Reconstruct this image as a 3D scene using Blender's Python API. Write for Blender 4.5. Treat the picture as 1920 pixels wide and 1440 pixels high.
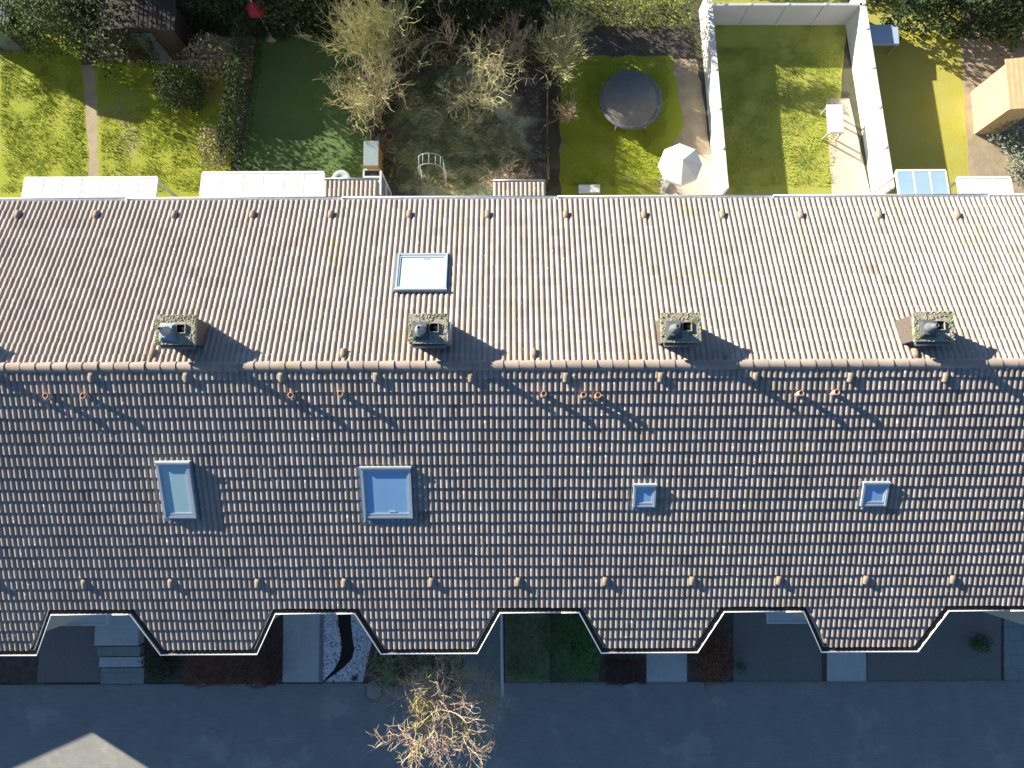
import bpy, math, random
from mathutils import Vector, Matrix, noise
R = math.radians
SC = bpy.context.scene
COL = SC.collection
for o in list(bpy.data.objects): bpy.data.objects.remove(o, do_unlink=True)

# ------------------------------------------------------------------ camera
HR = 9.4                                   # ridge height above the ground
CAM = Vector((0, -2.45, HR + 17.64)); TILT = R(6.4); ROLL = R(-0.25)
cd = bpy.data.cameras.new('camera'); cam = bpy.data.objects.new('camera', cd); COL.objects.link(cam)
CR = Matrix.Rotation(TILT, 3, 'X') @ Matrix.Rotation(ROLL, 3, 'Z')
cam.matrix_world = Matrix.Translation(CAM) @ CR.to_4x4()
cd.sensor_width = 36; cd.lens = 36 * 1331 / 1920; cd.clip_end = 2000
SC.camera = cam
# ------------------------------------------------------------------ light
EL, AZ = R(19.5), R(59.3)                    # sun stands to the left and a little up in the picture
w = bpy.data.worlds.new("World"); SC.world = w; w.use_nodes = True
nt = w.node_tree; bg = nt.nodes['Background']
sky = nt.nodes.new('ShaderNodeTexSky'); sky.sky_type = 'NISHITA'; sky.sun_disc = False
sky.sun_elevation = EL; sky.sun_rotation = -AZ
nt.links.new(sky.outputs[0], bg.inputs[0]); sky.ozone_density = 5.0; sky.dust_density = .4
bg.inputs[1].default_value = 0.053
sd = bpy.data.lights.new('sun', 'SUN'); sun = bpy.data.objects.new('sun', sd); COL.objects.link(sun)
sd.energy = 5.0; sd.angle = R(0.5); sd.color = (1, 0.915, 0.77)
SDIR = Vector((-math.sin(AZ) * math.cos(EL), math.cos(AZ) * math.cos(EL), math.sin(EL)))
sun.rotation_euler = SDIR.to_track_quat('Z', 'Y').to_euler()
SC.view_settings.view_transform = 'Standard'; SC.view_settings.look = 'None'
SC.view_settings.gamma = 1; SC.view_settings.exposure = 1.5

# ------------------------------------------------------------------ helpers
def ray(px, py):
    return CR @ Vector(((px - 960) / 1331, (720 - py) / 1331, -1))
def G(px, py, z=0.0):
    "photo pixel -> point on the level plane z"
    d = ray(px, py); t = (z - CAM.z) / d.z
    return CAM + d * t
AL = R(22.7); CA, SA = math.cos(AL), math.sin(AL)
def SP(side, u, s, n=0):
    "point on the roof: side +1 garden slope, -1 street slope"
    return Vector((u, side * (CA * s + SA * n), HR - SA * s + CA * n))
def GS(side, px, py, h=0.0):
    "photo pixel -> (x, s) on a roof slope, h above it"
    d = ray(px, py); nn = Vector((0, side * SA, CA)); p0 = Vector((0, 0, HR)) + nn * h
    p = CAM + d * ((p0 - CAM).dot(nn) / d.dot(nn)); q = p - p0
    return p.x, q.dot(Vector((0, side * CA, -SA)))

class MB:
    def __init__(s): s.v = []; s.f = []; s.sm = []; s.tone = None
    def add(s, vs, fs, smooth=False):
        b = len(s.v); s.v += [tuple(p) for p in vs]
        s.f += [tuple(b + i for i in f) for f in fs]; s.sm += [smooth] * len(fs)
        return s
    def box(s, x0, x1, y0, y1, z0, z1):
        return s.add([(x, y, z) for z in (z0, z1) for y in (y0, y1) for x in (x0, x1)],
                     [(0, 2, 3, 1), (4, 5, 7, 6), (0, 1, 5, 4), (2, 6, 7, 3), (0, 4, 6, 2), (1, 3, 7, 5)])
    def obox(s, c, ax, ay, az):
        c = Vector(c)
        return s.add([c + ax * i + ay * j + az * k for k in (-1, 1) for j in (-1, 1) for i in (-1, 1)],
                     [(0, 2, 3, 1), (4, 5, 7, 6), (0, 1, 5, 4), (2, 6, 7, 3), (0, 4, 6, 2), (1, 3, 7, 5)])
    def bar(s, a, b, w, h):
        a, b = Vector(a), Vector(b); d = (b - a); n = d.normalized()
        up = Vector((0, 0, 1)) if abs(n.z) < .9 else Vector((0, 1, 0))
        x = n.cross(up).normalized(); y = x.cross(n)
        return s.obox((a + b) / 2, x * w / 2, d / 2, y * h / 2)
    def slab(s, poly, z0, z1):
        n = len(poly)
        vs = [(p[0], p[1], z0) for p in poly] + [(p[0], p[1], z1) for p in poly]
        ar = sum(poly[i][0] * poly[(i + 1) % n][1] - poly[(i + 1) % n][0] * poly[i][1] for i in range(n))
        r = list(range(n)) if ar > 0 else list(range(n))[::-1]
        fs = [tuple(r[::-1]), tuple(n + i for i in r)]
        for i in range(n):
            a, b = r[i], r[(i + 1) % n]; fs.append((a, b, n + b, n + a))
        return s.add(vs, fs)
    def tube(s, pts, rad, n=6, cap=True, smooth=True):
        pts = [Vector(p) for p in pts]; m = len(pts); vs = []
        if not hasattr(rad, '__len__'): rad = [rad] * m
        ref = None
        for i, p in enumerate(pts):
            d = (pts[min(i + 1, m - 1)] - pts[max(i - 1, 0)]).normalized()
            if ref is None: ref = Vector((1, 0, 0)) if abs(d.x) < .8 else Vector((0, 1, 0))
            x = d.cross(ref); x = x.normalized() if x.length > 1e-6 else d.orthogonal().normalized()
            y = d.cross(x); ref = y.cross(d) * -1 if False else ref
            for k in range(n):
                a = 2 * math.pi * k / n
                vs.append(p + (x * math.cos(a) + y * math.sin(a)) * rad[i])
        fs = [(i * n + k, i * n + (k + 1) % n, (i + 1) * n + (k + 1) % n, (i + 1) * n + k) for i in range(m - 1) for k in range(n)]
        if cap: fs += [tuple(range(n))[::-1], tuple((m - 1) * n + k for k in range(n))]
        return s.add(vs, fs, smooth)
    def lathe(s, c, prof, n=16, smooth=True):
        c = Vector(c); m = len(prof)
        vs = [c + Vector((r * math.cos(2 * math.pi * k / n), r * math.sin(2 * math.pi * k / n), z)) for r, z in prof for k in range(n)]
        fs = [(i * n + k, i * n + (k + 1) % n, (i + 1) * n + (k + 1) % n, (i + 1) * n + k) for i in range(m - 1) for k in range(n)]
        fs += [tuple((m - 1) * n + k for k in range(n))]
        return s.add(vs, fs, smooth)
    def mesh(s, name, m):
        me = bpy.data.meshes.new(name); me.from_pydata(s.v, [], s.f)
        me.polygons.foreach_set('use_smooth', s.sm)
        if s.tone is not None:
            at = me.attributes.new('tone', 'FLOAT', 'POINT'); at.data.foreach_set('value', s.tone)
        me.materials.append(m); me.update()
        return me
    def build(s, name, m, parent=None, origin=(0, 0, 0)):
        ox, oy, oz = origin
        if ox or oy or oz: s.v = [(x - ox, y - oy, z - oz) for x, y, z in s.v]
        o = bpy.data.objects.new(name, s.mesh(name, m)); COL.objects.link(o)
        if parent is not None: o.parent = parent
        else: o.location = origin
        return o
def link(name, me, parent=None, loc=(0, 0, 0)):
    o = bpy.data.objects.new(name, me); COL.objects.link(o); o.location = loc
    if parent is not None: o.parent = parent
    return o
def tag(o, label=None, cat=None, group=None, kind=None):
    for k, v in (('label', label), ('category', cat), ('group', group), ('kind', kind)):
        if v: o[k] = v
    return o
def empty(name, loc, label, cat, group=None):
    o = bpy.data.objects.new(name, None); COL.objects.link(o); o.location = loc
    return tag(o, label, cat, group)

def mat(name, c1, c2=None, scale=3.0, rough=.85, bump=0.0, bscale=40, c3=None, s3=.35, t3=.62, metal=0, spec=.3, detail=6, tone=0, world=True, coat=0, trans=0):
    m = bpy.data.materials.new(name); m.use_nodes = True; n = m.node_tree.nodes; l = m.node_tree.links
    b = n['Principled BSDF']; b.inputs['Roughness'].default_value = rough; b.inputs['Metallic'].default_value = metal
    b.inputs['Specular IOR Level'].default_value = spec; b.inputs['Coat Weight'].default_value = coat
    b.inputs['Transmission Weight'].default_value = trans
    g = n.new('ShaderNodeNewGeometry'); pos = g.outputs['Position']
    c2 = c2 or c1
    def mix(fac, a, bb):
        x = n.new('ShaderNodeMix'); x.data_type = 'RGBA'
        for sock, val in ((x.inputs[0], fac), (x.inputs[6], a), (x.inputs[7], bb)):
            if isinstance(val, (tuple, float, int)): sock.default_value = (*val, 1) if isinstance(val, tuple) else val
            else: l.new(val, sock)
        return x.outputs[2]
    def noi(sc, det=detail, ro=.6):
        x = n.new('ShaderNodeTexNoise'); x.inputs['Scale'].default_value = sc; x.inputs['Detail'].default_value = det
        x.inputs['Roughness'].default_value = ro; l.new(pos, x.inputs['Vector']); return x.outputs[0]
    def ramp(v, a, bb):
        x = n.new('ShaderNodeMapRange'); x.inputs[1].default_value = a; x.inputs[2].default_value = bb; l.new(v, x.inputs[0]); return x.outputs[0]
    c = mix(ramp(noi(scale), .32, .68), c1, c2)
    if c3: c = mix(ramp(noi(s3, 8, .65), t3, t3 + .1), c, c3)
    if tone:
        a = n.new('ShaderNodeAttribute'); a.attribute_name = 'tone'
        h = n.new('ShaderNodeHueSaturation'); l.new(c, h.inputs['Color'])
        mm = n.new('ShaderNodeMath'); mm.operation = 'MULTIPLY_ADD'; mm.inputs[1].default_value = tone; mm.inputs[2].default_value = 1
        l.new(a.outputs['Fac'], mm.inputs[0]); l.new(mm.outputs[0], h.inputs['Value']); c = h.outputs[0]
    l.new(c, b.inputs['Base Color'])
    if bump:
        x = n.new('ShaderNodeBump'); x.inputs['Strength'].default_value = bump; x.inputs['Distance'].default_value = .02
        l.new(noi(bscale, 4), x.inputs['Height']); l.new(x.outputs[0], b.inputs['Normal'])
    m['_c'] = 1
    return m, n, l, b, pos, c, mix, noi, ramp

def simple(*a, **k): return mat(*a, **k)[0]
M = {}
def tile_mat():
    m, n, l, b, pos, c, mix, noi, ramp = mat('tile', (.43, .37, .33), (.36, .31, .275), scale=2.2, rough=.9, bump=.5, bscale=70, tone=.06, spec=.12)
    # yellowish lichen film, then white lichen spots and droppings with a shape of their own
    c = mix(ramp(noi(.9, 9, .7), .58, .74), c, (.33, .30, .17))
    v = n.new('ShaderNodeTexVoronoi'); v.inputs['Scale'].default_value = 7; l.new(pos, v.inputs['Vector'])
    sel = n.new('ShaderNodeSeparateColor'); l.new(v.outputs['Color'], sel.inputs[0])
    r = ramp(sel.outputs[0], .74, 1.0)
    sz = n.new('ShaderNodeMath'); sz.operation = 'MULTIPLY'; sz.inputs[1].default_value = .30; l.new(r, sz.inputs[0])
    lt = n.new('ShaderNodeMath'); lt.operation = 'LESS_THAN'; l.new(v.outputs['Distance'], lt.inputs[0]); l.new(sz.outputs[0], lt.inputs[1])
    den = n.new('ShaderNodeMath'); den.operation = 'MULTIPLY'; l.new(lt.outputs[0], den.inputs[0]); l.new(ramp(noi(.6, 3), .40, .5), den.inputs[1])
    c = mix(den.outputs[0], c, (.62, .60, .55))
    v2 = n.new('ShaderNodeTexVoronoi'); v2.inputs['Scale'].default_value = 14; l.new(pos, v2.inputs['Vector'])
    s2 = n.new('ShaderNodeSeparateColor'); l.new(v2.outputs['Color'], s2.inputs[0])
    z2 = n.new('ShaderNodeMath'); z2.operation = 'MULTIPLY'; z2.inputs[1].default_value = .36; l.new(ramp(s2.outputs[0], .80, 1), z2.inputs[0])
    l2 = n.new('ShaderNodeMath'); l2.operation = 'LESS_THAN'; l.new(v2.outputs['Distance'], l2.inputs[0]); l.new(z2.outputs[0], l2.inputs[1])
    c = mix(l2.outputs[0], c, (.50, .47, .40))
    v3 = noi(9, 8, .75)
    c = mix(ramp(v3, .64, .78), c, (.16, .135, .105))
    l.new(c, b.inputs['Base Color'])
    return m
M['tile'] = tile_mat()
M['ridge'] = simple('ridge_clay', (.39, .325, .28), (.31, .255, .215), scale=3, bump=.4, c3=(.30, .28, .16), s3=1.5, t3=.6, tone=.07)
M['zinc'] = simple('zinc', (.50, .53, .56), (.38, .42, .46), scale=5, rough=.45, metal=.55)
M['gutter'] = simple('gutter_zinc', (.80, .81, .82), (.70, .72, .74), scale=4, rough=.4, metal=.1)
M['gutterdark'] = simple('gutter_dark', (.03, .028, .022), (.07, .06, .04), scale=8)  # near-black brown for the strip laid in the gutter
M['wall'] = simple('facade', (.62, .58, .50), (.55, .51, .44), scale=1.5, bump=.2)
M['brick'] = simple('chimney_brick', (.16, .13, .11), (.10, .085, .075), scale=12, bump=.6, bscale=30)
M['conc'] = simple('old_concrete', (.42, .39, .32), (.30, .28, .22), scale=8, bump=.7, c3=(.13, .15, .05), s3=5, t3=.52)
M['cowl'] = simple('cowl_grey', (.17, .18, .19), (.11, .12, .13), scale=8, rough=.6)
M['black'] = simple('hole_black', (.006, .006, .006))  # flat black standing in for the darkness inside flue and cover slots
M['moss'] = simple('moss', (.30, .32, .13), (.19, .20, .09), scale=14)
M['mossdry'] = simple('moss_dry', (.42, .38, .29), (.27, .245, .18), scale=14)
M['clay'] = simple('clay_pipe', (.48, .28, .20), (.38, .22, .17), scale=8)
M['claypale'] = simple('clay_pipe_body', (.52, .42, .40), (.42, .34, .33), scale=8)
M['hood'] = simple('vent_hood', (.34, .275, .215), (.25, .20, .155), scale=9, bump=.3)
M['frame'] = simple('skylight_frame', (.50, .56, .62), (.44, .5, .55), rough=.35, metal=.25)
M['flash'] = simple('lead_flashing', (.16, .24, .30), (.12, .18, .23), scale=4, rough=.5, metal=.3)
M['white'] = simple('white_paint', (.78, .77, .74), (.68, .67, .64), scale=2, c3=(.50, .49, .43), s3=1.8, t3=.58)
M['blind'] = simple('pale_pane', (.45, .565, .62), (.435, .55, .61), scale=.8, rough=.08, spec=.6, coat=.6)
M['bluepane'] = simple('blue_pane', (.25, .46, .72), (.22, .42, .68), scale=.8, rough=.05, spec=.7, coat=1)
M['tealpane'] = simple('teal_pane', (.38, .58, .62), (.34, .53, .57), scale=.8, rough=.15, spec=.6, coat=.6)
M['glass'] = simple('dark_glass', (.03, .04, .05), rough=.05, spec=.8, coat=1)
M['door'] = simple('door_paint', (.10, .13, .16), rough=.4)

def paving_mat(name, c1, c2, bw, bh, mortar, rot=0.0, herr=False, c3=None):
    m, n, l, b, pos, c, mix, noi, ramp = mat(name, c1, c2, scale=1.3, rough=.85, bump=.3, bscale=60, c3=c3, s3=.5, t3=.56)
    mp = n.new('ShaderNodeMapping'); mp.inputs['Rotation'].default_value = (0, 0, rot); l.new(pos, mp.inputs[0])
    br = n.new('ShaderNodeTexBrick'); l.new(mp.outputs[0], br.inputs['Vector'])
    br.inputs['Scale'].default_value = 1; br.inputs['Brick Width'].default_value = bw; br.inputs['Row Height'].default_value = bh
    br.inputs['Mortar Size'].default_value = .006; br.inputs['Color1'].default_value = (1, 1, 1, 1); br.inputs['Color2'].default_value = (.9, .9, .9, 1)
    br.inputs['Mortar'].default_value = (mortar, mortar, mortar, 1)
    x = n.new('ShaderNodeMix'); x.data_type = 'RGBA'; x.blend_type = 'MULTIPLY'; x.inputs[0].default_value = 1
    l.new(c, x.inputs[6]); l.new(br.outputs[0], x.inputs[7]); l.new(x.outputs[2], b.inputs['Base Color'])
    return m
M['street'] = paving_mat('street_paving', (.33, .325, .30), (.28, .28, .265), .2, .1, .85, c3=(.40, .385, .34))
M['walkway'] = paving_mat('walkway_paving', (.66, .66, .62), (.58, .59, .57), .2, .1, .75, rot=R(45))
M['slab'] = paving_mat('slab_paving', (.34, .37, .33), (.28, .31, .28), .5, .5, .45)
M['palepave'] = paving_mat('pale_terrace_paving', (.62, .54, .44), (.54, .47, .39), .4, .4, .7)
M['kerb'] = simple('kerb_stone', (.30, .30, .29), (.22, .22, .21), scale=6)
M['soil'] = simple('bare_soil', (.10, .085, .075), (.055, .048, .045), scale=1.6, bump=.6, bscale=18, c3=(.14, .12, .085), s3=2.2, t3=.56)
M['darksoil'] = simple('dark_mulch', (.035, .026, .024), (.018, .014, .013), scale=9, bump=1, bscale=40)
M['brownsoil'] = simple('brown_bed_soil', (.17, .12, .09), (.08, .06, .05), scale=4, bump=.6, bscale=25)
M['dry'] = simple('dry_soil', (.42, .34, .23), (.30, .25, .17), scale=2, bump=.8, bscale=18)
M['ground'] = simple('garden_ground', (.10, .10, .055), (.06, .06, .04), scale=.8, bump=1, bscale=14, c3=(.16, .14, .09), s3=.6, t3=.55)
M['lawn'] = simple('lawn_grass', (.27, .32, .018), (.32, .34, .03), scale=.9, bump=1, bscale=30, c3=(.32, .30, .10), s3=.55, t3=.55)
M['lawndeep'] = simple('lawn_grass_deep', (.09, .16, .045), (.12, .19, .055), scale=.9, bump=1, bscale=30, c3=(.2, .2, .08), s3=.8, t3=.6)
M['frontgrass'] = simple('front_grass', (.30, .33, .19), (.13, .17, .08), scale=9, bump=.5, bscale=22, c3=(.30, .24, .17), s3=1.8, t3=.54)
M['lawndry'] = simple('lawn_grass_straw', (.31, .35, .05), (.40, .39, .09), scale=1.3, bump=1, bscale=30, c3=(.22, .28, .05), s3=.8, t3=.55)
M['lawnyellow'] = simple('lawn_grass_yellow', (.40, .38, .05), (.44, .42, .11), scale=1.0, bump=1, bscale=30)
M['wildgrass'] = simple('rough_grass', (.40, .37, .27), (.20, .28, .14), scale=1.6, bump=.6, bscale=22, c3=(.46, .41, .34), s3=1.4, t3=.5)
M['blade'] = simple('rough_grass_blades', (.56, .55, .36), (.30, .42, .18), scale=2.2, c3=(.62, .54, .42), s3=2.5, t3=.5)
M['bladeg'] = simple('lawn_blades', (.26, .34, .035), (.34, .38, .06), scale=2.0)
M['bladed'] = simple('front_lawn_blades', (.22, .30, .10), (.32, .36, .16), scale=3, c3=(.2, .18, .1), s3=4, t3=.56)
def gravel_mat():
    m, n, l, b, pos, c, mix, noi, ramp = mat('white_gravel', (.86, .86, .88), (.76, .76, .78), scale=3, bump=.3, bscale=45)
    v = n.new('ShaderNodeTexVoronoi'); v.inputs['Scale'].default_value = 22; l.new(pos, v.inputs['Vector'])
    s = n.new('ShaderNodeSeparateColor'); l.new(v.outputs['Color'], s.inputs[0])
    c = mix(ramp(s.outputs[0], .02, .42), (.16, .16, .17), c)
    sx = n.new('ShaderNodeSeparateXYZ'); l.new(pos, sx.inputs[0])
    l.new(c, b.inputs['Base Color'])
    return m
M['gravel'] = gravel_mat()
M['greygravel'] = simple('grey_gravel', (.27, .25, .22), (.20, .185, .165), scale=20, bump=1, bscale=40, c3=(.22, .2, .17), s3=1, t3=.55)
M['bark'] = simple('bark', (.17, .14, .10), (.10, .085, .06), scale=8, bump=.6)
M['twigtan'] = simple('twig_tan', (.66, .52, .38), (.52, .40, .31), scale=3.2, c3=(.50, .46, .13), s3=1.2, t3=.52)
M['twigyellow'] = simple('twig_lichen', (.62, .57, .31), (.50, .46, .26), scale=2, c3=(.50, .40, .24), s3=1.2, t3=.56)
M['twiggreen'] = simple('twig_mossy', (.54, .52, .27), (.42, .41, .20), scale=2.5, c3=(.45, .38, .26), s3=1.6, t3=.55)
M['twigpink'] = simple('twig_dry', (.62, .47, .33), (.48, .37, .27), scale=3)
M['twigdark'] = simple('twig_dark', (.12, .12, .08), (.08, .075, .05), scale=3)
M['leafdark'] = simple('leaf_dark', (.025, .045, .018), (.045, .07, .022), scale=2.5)
M['leafgreen'] = simple('leaf_green', (.06, .11, .025), (.11, .16, .035), scale=2.2)
M['leafyellow'] = simple('leaf_yellow_green', (.26, .30, .03), (.16, .22, .03), scale=2)
M['leafbox'] = simple('leaf_box_green', (.15, .34, .09), (.09, .22, .055), scale=6)
M['leafbrown'] = simple('leaf_brown', (.32, .15, .07), (.20, .09, .05), scale=3)
M['leafred'] = simple('leaf_dark_red', (.17, .075, .065), (.10, .05, .045), scale=3)
M['leafsage'] = simple('leaf_sage', (.24, .28, .22), (.15, .19, .15), scale=4)
M['leaftan'] = simple('leaf_tan', (.36, .30, .16), (.28, .24, .12), scale=3)
M['fence'] = simple('fence_wood', (.06, .045, .035), (.04, .03, .025), scale=5)
M['wood'] = simple('honey_wood', (.42, .24, .08), (.34, .19, .07), scale=7)
M['orange'] = simple('orange_boards', (.55, .40, .23), (.46, .33, .18), scale=5)
M['felt'] = simple('roofing_felt', (.26, .33, .34), (.22, .29, .30), scale=5)
M['darkfelt'] = simple('dark_shed_roof', (.035, .028, .025), (.06, .045, .035), scale=3)
M['awning'] = simple('white_awning', (.60, .615, .63), (.54, .56, .57), scale=1, rough=.5, c3=(.44, .45, .41), s3=1.4, t3=.56)
M['panel'] = simple('white_panel', (.50, .52, .55), (.44, .47, .5), scale=1.2)
M['canopyglass'] = simple('canopy_glass', (.34, .48, .60), (.28, .42, .54), scale=1, rough=.12, spec=.6, coat=.7)
M['terra'] = simple('terracotta', (.42, .14, .06), (.34, .11, .05), scale=9)
M['red'] = simple('red_fabric', (.26, .02, .035), rough=.8)
M['tramp'] = simple('trampoline_mat', (.24, .23, .20), (.20, .19, .17), scale=3, rough=1, spec=0)
M['bluebox'] = simple('blue_lid', (.42, .52, .64), (.36, .46, .58), scale=2, rough=.4)
M['iron'] = simple('cast_iron', (.42, .42, .38), (.34, .34, .31), scale=20, rough=.6, bump=.5)
M['ring'] = simple('manhole_ring', (.30, .20, .19), (.25, .17, .16), scale=12)
M['dish'] = simple('dish_grey', (.45, .50, .48), rough=.4)

# ------------------------------------------------------------------ ground
rng = random.Random(7)
def structure(o): o['kind'] = 'structure'; return o
def sheet(name, poly, m, z, jag=0.0, sub=1):
    "flat sheet given by photo pixels on the ground"
    pts = [G(x, y, 0) for x, y in poly]; out = []
    rr = random.Random(len(name) + int(pts[0].x * 100))
    for i, p in enumerate(pts):
        q = pts[(i + 1) % len(pts)]; k = max(1, int((q - p).length / .35)) if jag else 1
        for j in range(k):
            r_ = p.lerp(q, j / k)
            if jag and j: r_ = r_ + Vector((rr.uniform(-jag, jag), rr.uniform(-jag, jag), 0))
            out.append(r_)
    mb = MB(); mb.slab([(p.x, p.y) for p in out], z - .004 if z > .01 else z - .003, z)
    # n-gon caps with jagged outline: triangulated by Blender itself
    return structure(mb.build(name, m))
g = MB(); g.add([(-400, -400, 0), (400, -400, 0), (400, 400, 0), (-400, 400, 0)], [(0, 1, 2, 3)])
structure(g.build('ground', M['ground']))
YK = G(960, 1284).y
st = MB(); st.add([(-120, YK - 8.5, .004), (120, YK - 8.5, .004), (120, YK, .004), (-120, YK, .004)], [(0, 1, 2, 3)])
structure(st.build('street', M['street']))
kb = MB()
x = -20.0
while x < 20: kb.box(x, x + .985, YK, YK + .08, 0, .03); x += 1.0
structure(kb.build('kerb', M['kerb']))

UW = 6.24; XB0 = -4.9; PITCH = UW / 42
sheet('front_bed', [(0, 1100), (1920, 1100), (1920, 1279), (0, 1279)], M['brownsoil'], .006)
sheet('lawn', [(-160, 40), (150, 70), (163, 250), (168, 400), (-160, 400)], M['lawn'], .008, .06)
sheet('lawn', [(178, 110), (300, 120), (400, 130), (452, 150), (440, 250), (425, 400), (186, 400)], M['lawn'], .010, .06)
sheet('dry_border', [(140, 120), (182, 120), (196, 400), (160, 400)], M['dry'], .006, .05)
sheet('dry_border', [(170, 60), (480, 70), (472, 150), (200, 150)], M['dry'], .005, .08)
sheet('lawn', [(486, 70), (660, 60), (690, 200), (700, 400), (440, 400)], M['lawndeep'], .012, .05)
def plot_mat():
    m, n, l, b, pos, c, mix, noi, ramp = mat('rough_plot', (.11, .095, .085), (.06, .055, .052), scale=1.6, bump=.5, bscale=18, c3=(.19, .16, .12), s3=2.2, t3=.54)
    g = mix(ramp(noi(1.7), .35, .65), (.46, .46, .28), (.24, .34, .14)); g = mix(ramp(noi(5, 6, .7), .5, .66), g, (.62, .54, .43)); g = mix(ramp(noi(3.1, 7, .7), .55, .7), g, (.15, .20, .10))
    ce = G(862, 262); vm = n.new('ShaderNodeVectorMath'); vm.operation = 'SUBTRACT'; vm.inputs[1].default_value = (ce.x, ce.y, 0); l.new(pos, vm.inputs[0])
    v2 = n.new('ShaderNodeVectorMath'); v2.operation = 'MULTIPLY'; v2.inputs[1].default_value = (1 / 2.7, 1 / 2.9, 0); l.new(vm.outputs[0], v2.inputs[0])
    v3 = n.new('ShaderNodeVectorMath'); v3.operation = 'LENGTH'; l.new(v2.outputs[0], v3.inputs[0])
    ad = n.new('ShaderNodeMath'); ad.operation = 'MULTIPLY_ADD'; ad.inputs[1].default_value = 1.6; l.new(noi(1.1, 7, .65), ad.inputs[0]); l.new(v3.outputs['Value'], ad.inputs[2])
    mk = ramp(ad.outputs[0], 1.92, 1.62); l.new(mix(mk, c, g), b.inputs['Base Color']); return m
M['roughplot'] = plot_mat()
sheet('rough_plot', [(660, -40), (1025, -40), (1015, 400), (705, 400)], M['roughplot'], .005, .05)
sheet('lawn', [(1050, 105), (1262, 105), (1282, 240), (1246, 300), (1240, 400), (1050, 400)], M['lawn'], .009, .06)
sheet('soil_border', [(1025, 60), (1300, 60), (1300, 112), (1040, 112)], M['soil'], .006, .06)
sheet('dry_border', [(1255, 110), (1305, 110), (1335, 300), (1262, 300)], M['dry'], .007, .06)
sheet('terrace', [(1242, 290), (1342, 290), (1350, 400), (1236, 400)], M['palepave'], .014)
sheet('lawn', [(1330, 0), (1590, 0), (1560, 400), (1348, 400)], M['lawndry'], .008, .03)
sheet('terrace', [(1548, 185), (1592, 185), (1640, 400), (1562, 400)], M['palepave'], .016)
sheet('lawn', [(1622, 0), (1800, 0), (1822, 400), (1650, 400)], M['lawnyellow'], .007, .04)
sheet('path', [(1800, 60), (2100, 60), (2100, 400), (1822, 400)], M['dry'], .012, .04)
# street side
sheet('lawn', [(80, 1120), (190, 1120), (190, 1279), (70, 1279)], M['greygravel'], .012)
sheet('path', [(532, 1100), (607, 1100), (605, 1279), (530, 1279)], M['walkway'], .020)
sheet('path_edge', [(601, 1100), (608, 1100), (606, 1279), (598, 1279)], M['kerb'], .030)
sheet('gravel_bed', [(608, 1100), (690, 1100), (698, 1200), (680, 1279), (606, 1279)], M['gravel'], .014, .0)
sheet('mulch_band', [(634, 1100), (663, 1100), (658, 1162), (662, 1205), (665, 1215), (660, 1235), (644, 1252), (618, 1271), (607, 1279), (606, 1277), (626, 1256), (637, 1236), (641, 1214), (638, 1190), (634, 1165)], M['darksoil'], .021)
sheet('path', [(872, 1100), (940, 1100), (943, 1281), (868, 1281)], M['slab'], .018)
sheet('lawn', [(947, 1100), (1030, 1100), (1031, 1279), (947, 1279)], M['frontgrass'], .012)
sheet('dark_bed', [(1032, 1100), (1210, 1100), (1210, 1279), (1032, 1279)], M['brownsoil'], .014)
sheet('path', [(1212, 1100), (1288, 1100), (1288, 1281), (1212, 1281)], M['walkway'], .019)
sheet('gravel_yard', [(1375, 1100), (1540, 1100), (1540, 1279), (1375, 1279)], M['greygravel'], .013)
sheet('path', [(1550, 1100), (1622, 1100), (1624, 1281), (1550, 1281)], M['walkway'], .022)
sheet('gravel_yard', [(1626, 1100), (1876, 1100), (1876, 1279), (1626, 1279)], M['greygravel'], .015)
sheet('path', [(1882, 1100), (1990, 1100), (1990, 1281), (1882, 1281)], M['slab'], .017)
for i, (a, b) in enumerate(((1150, 1205), (1209, 1226), (1230, 1248), (1252, 1281))):       # broad entrance steps
    p, q = G(192, a), G(270, b)
    mb = MB(); mb.box(p.x, q.x, q.y, p.y, 0, .42 - .12 * i)
    structure(mb.build('entrance_step', M['slab'] if i % 2 else M['walkway']))

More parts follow.
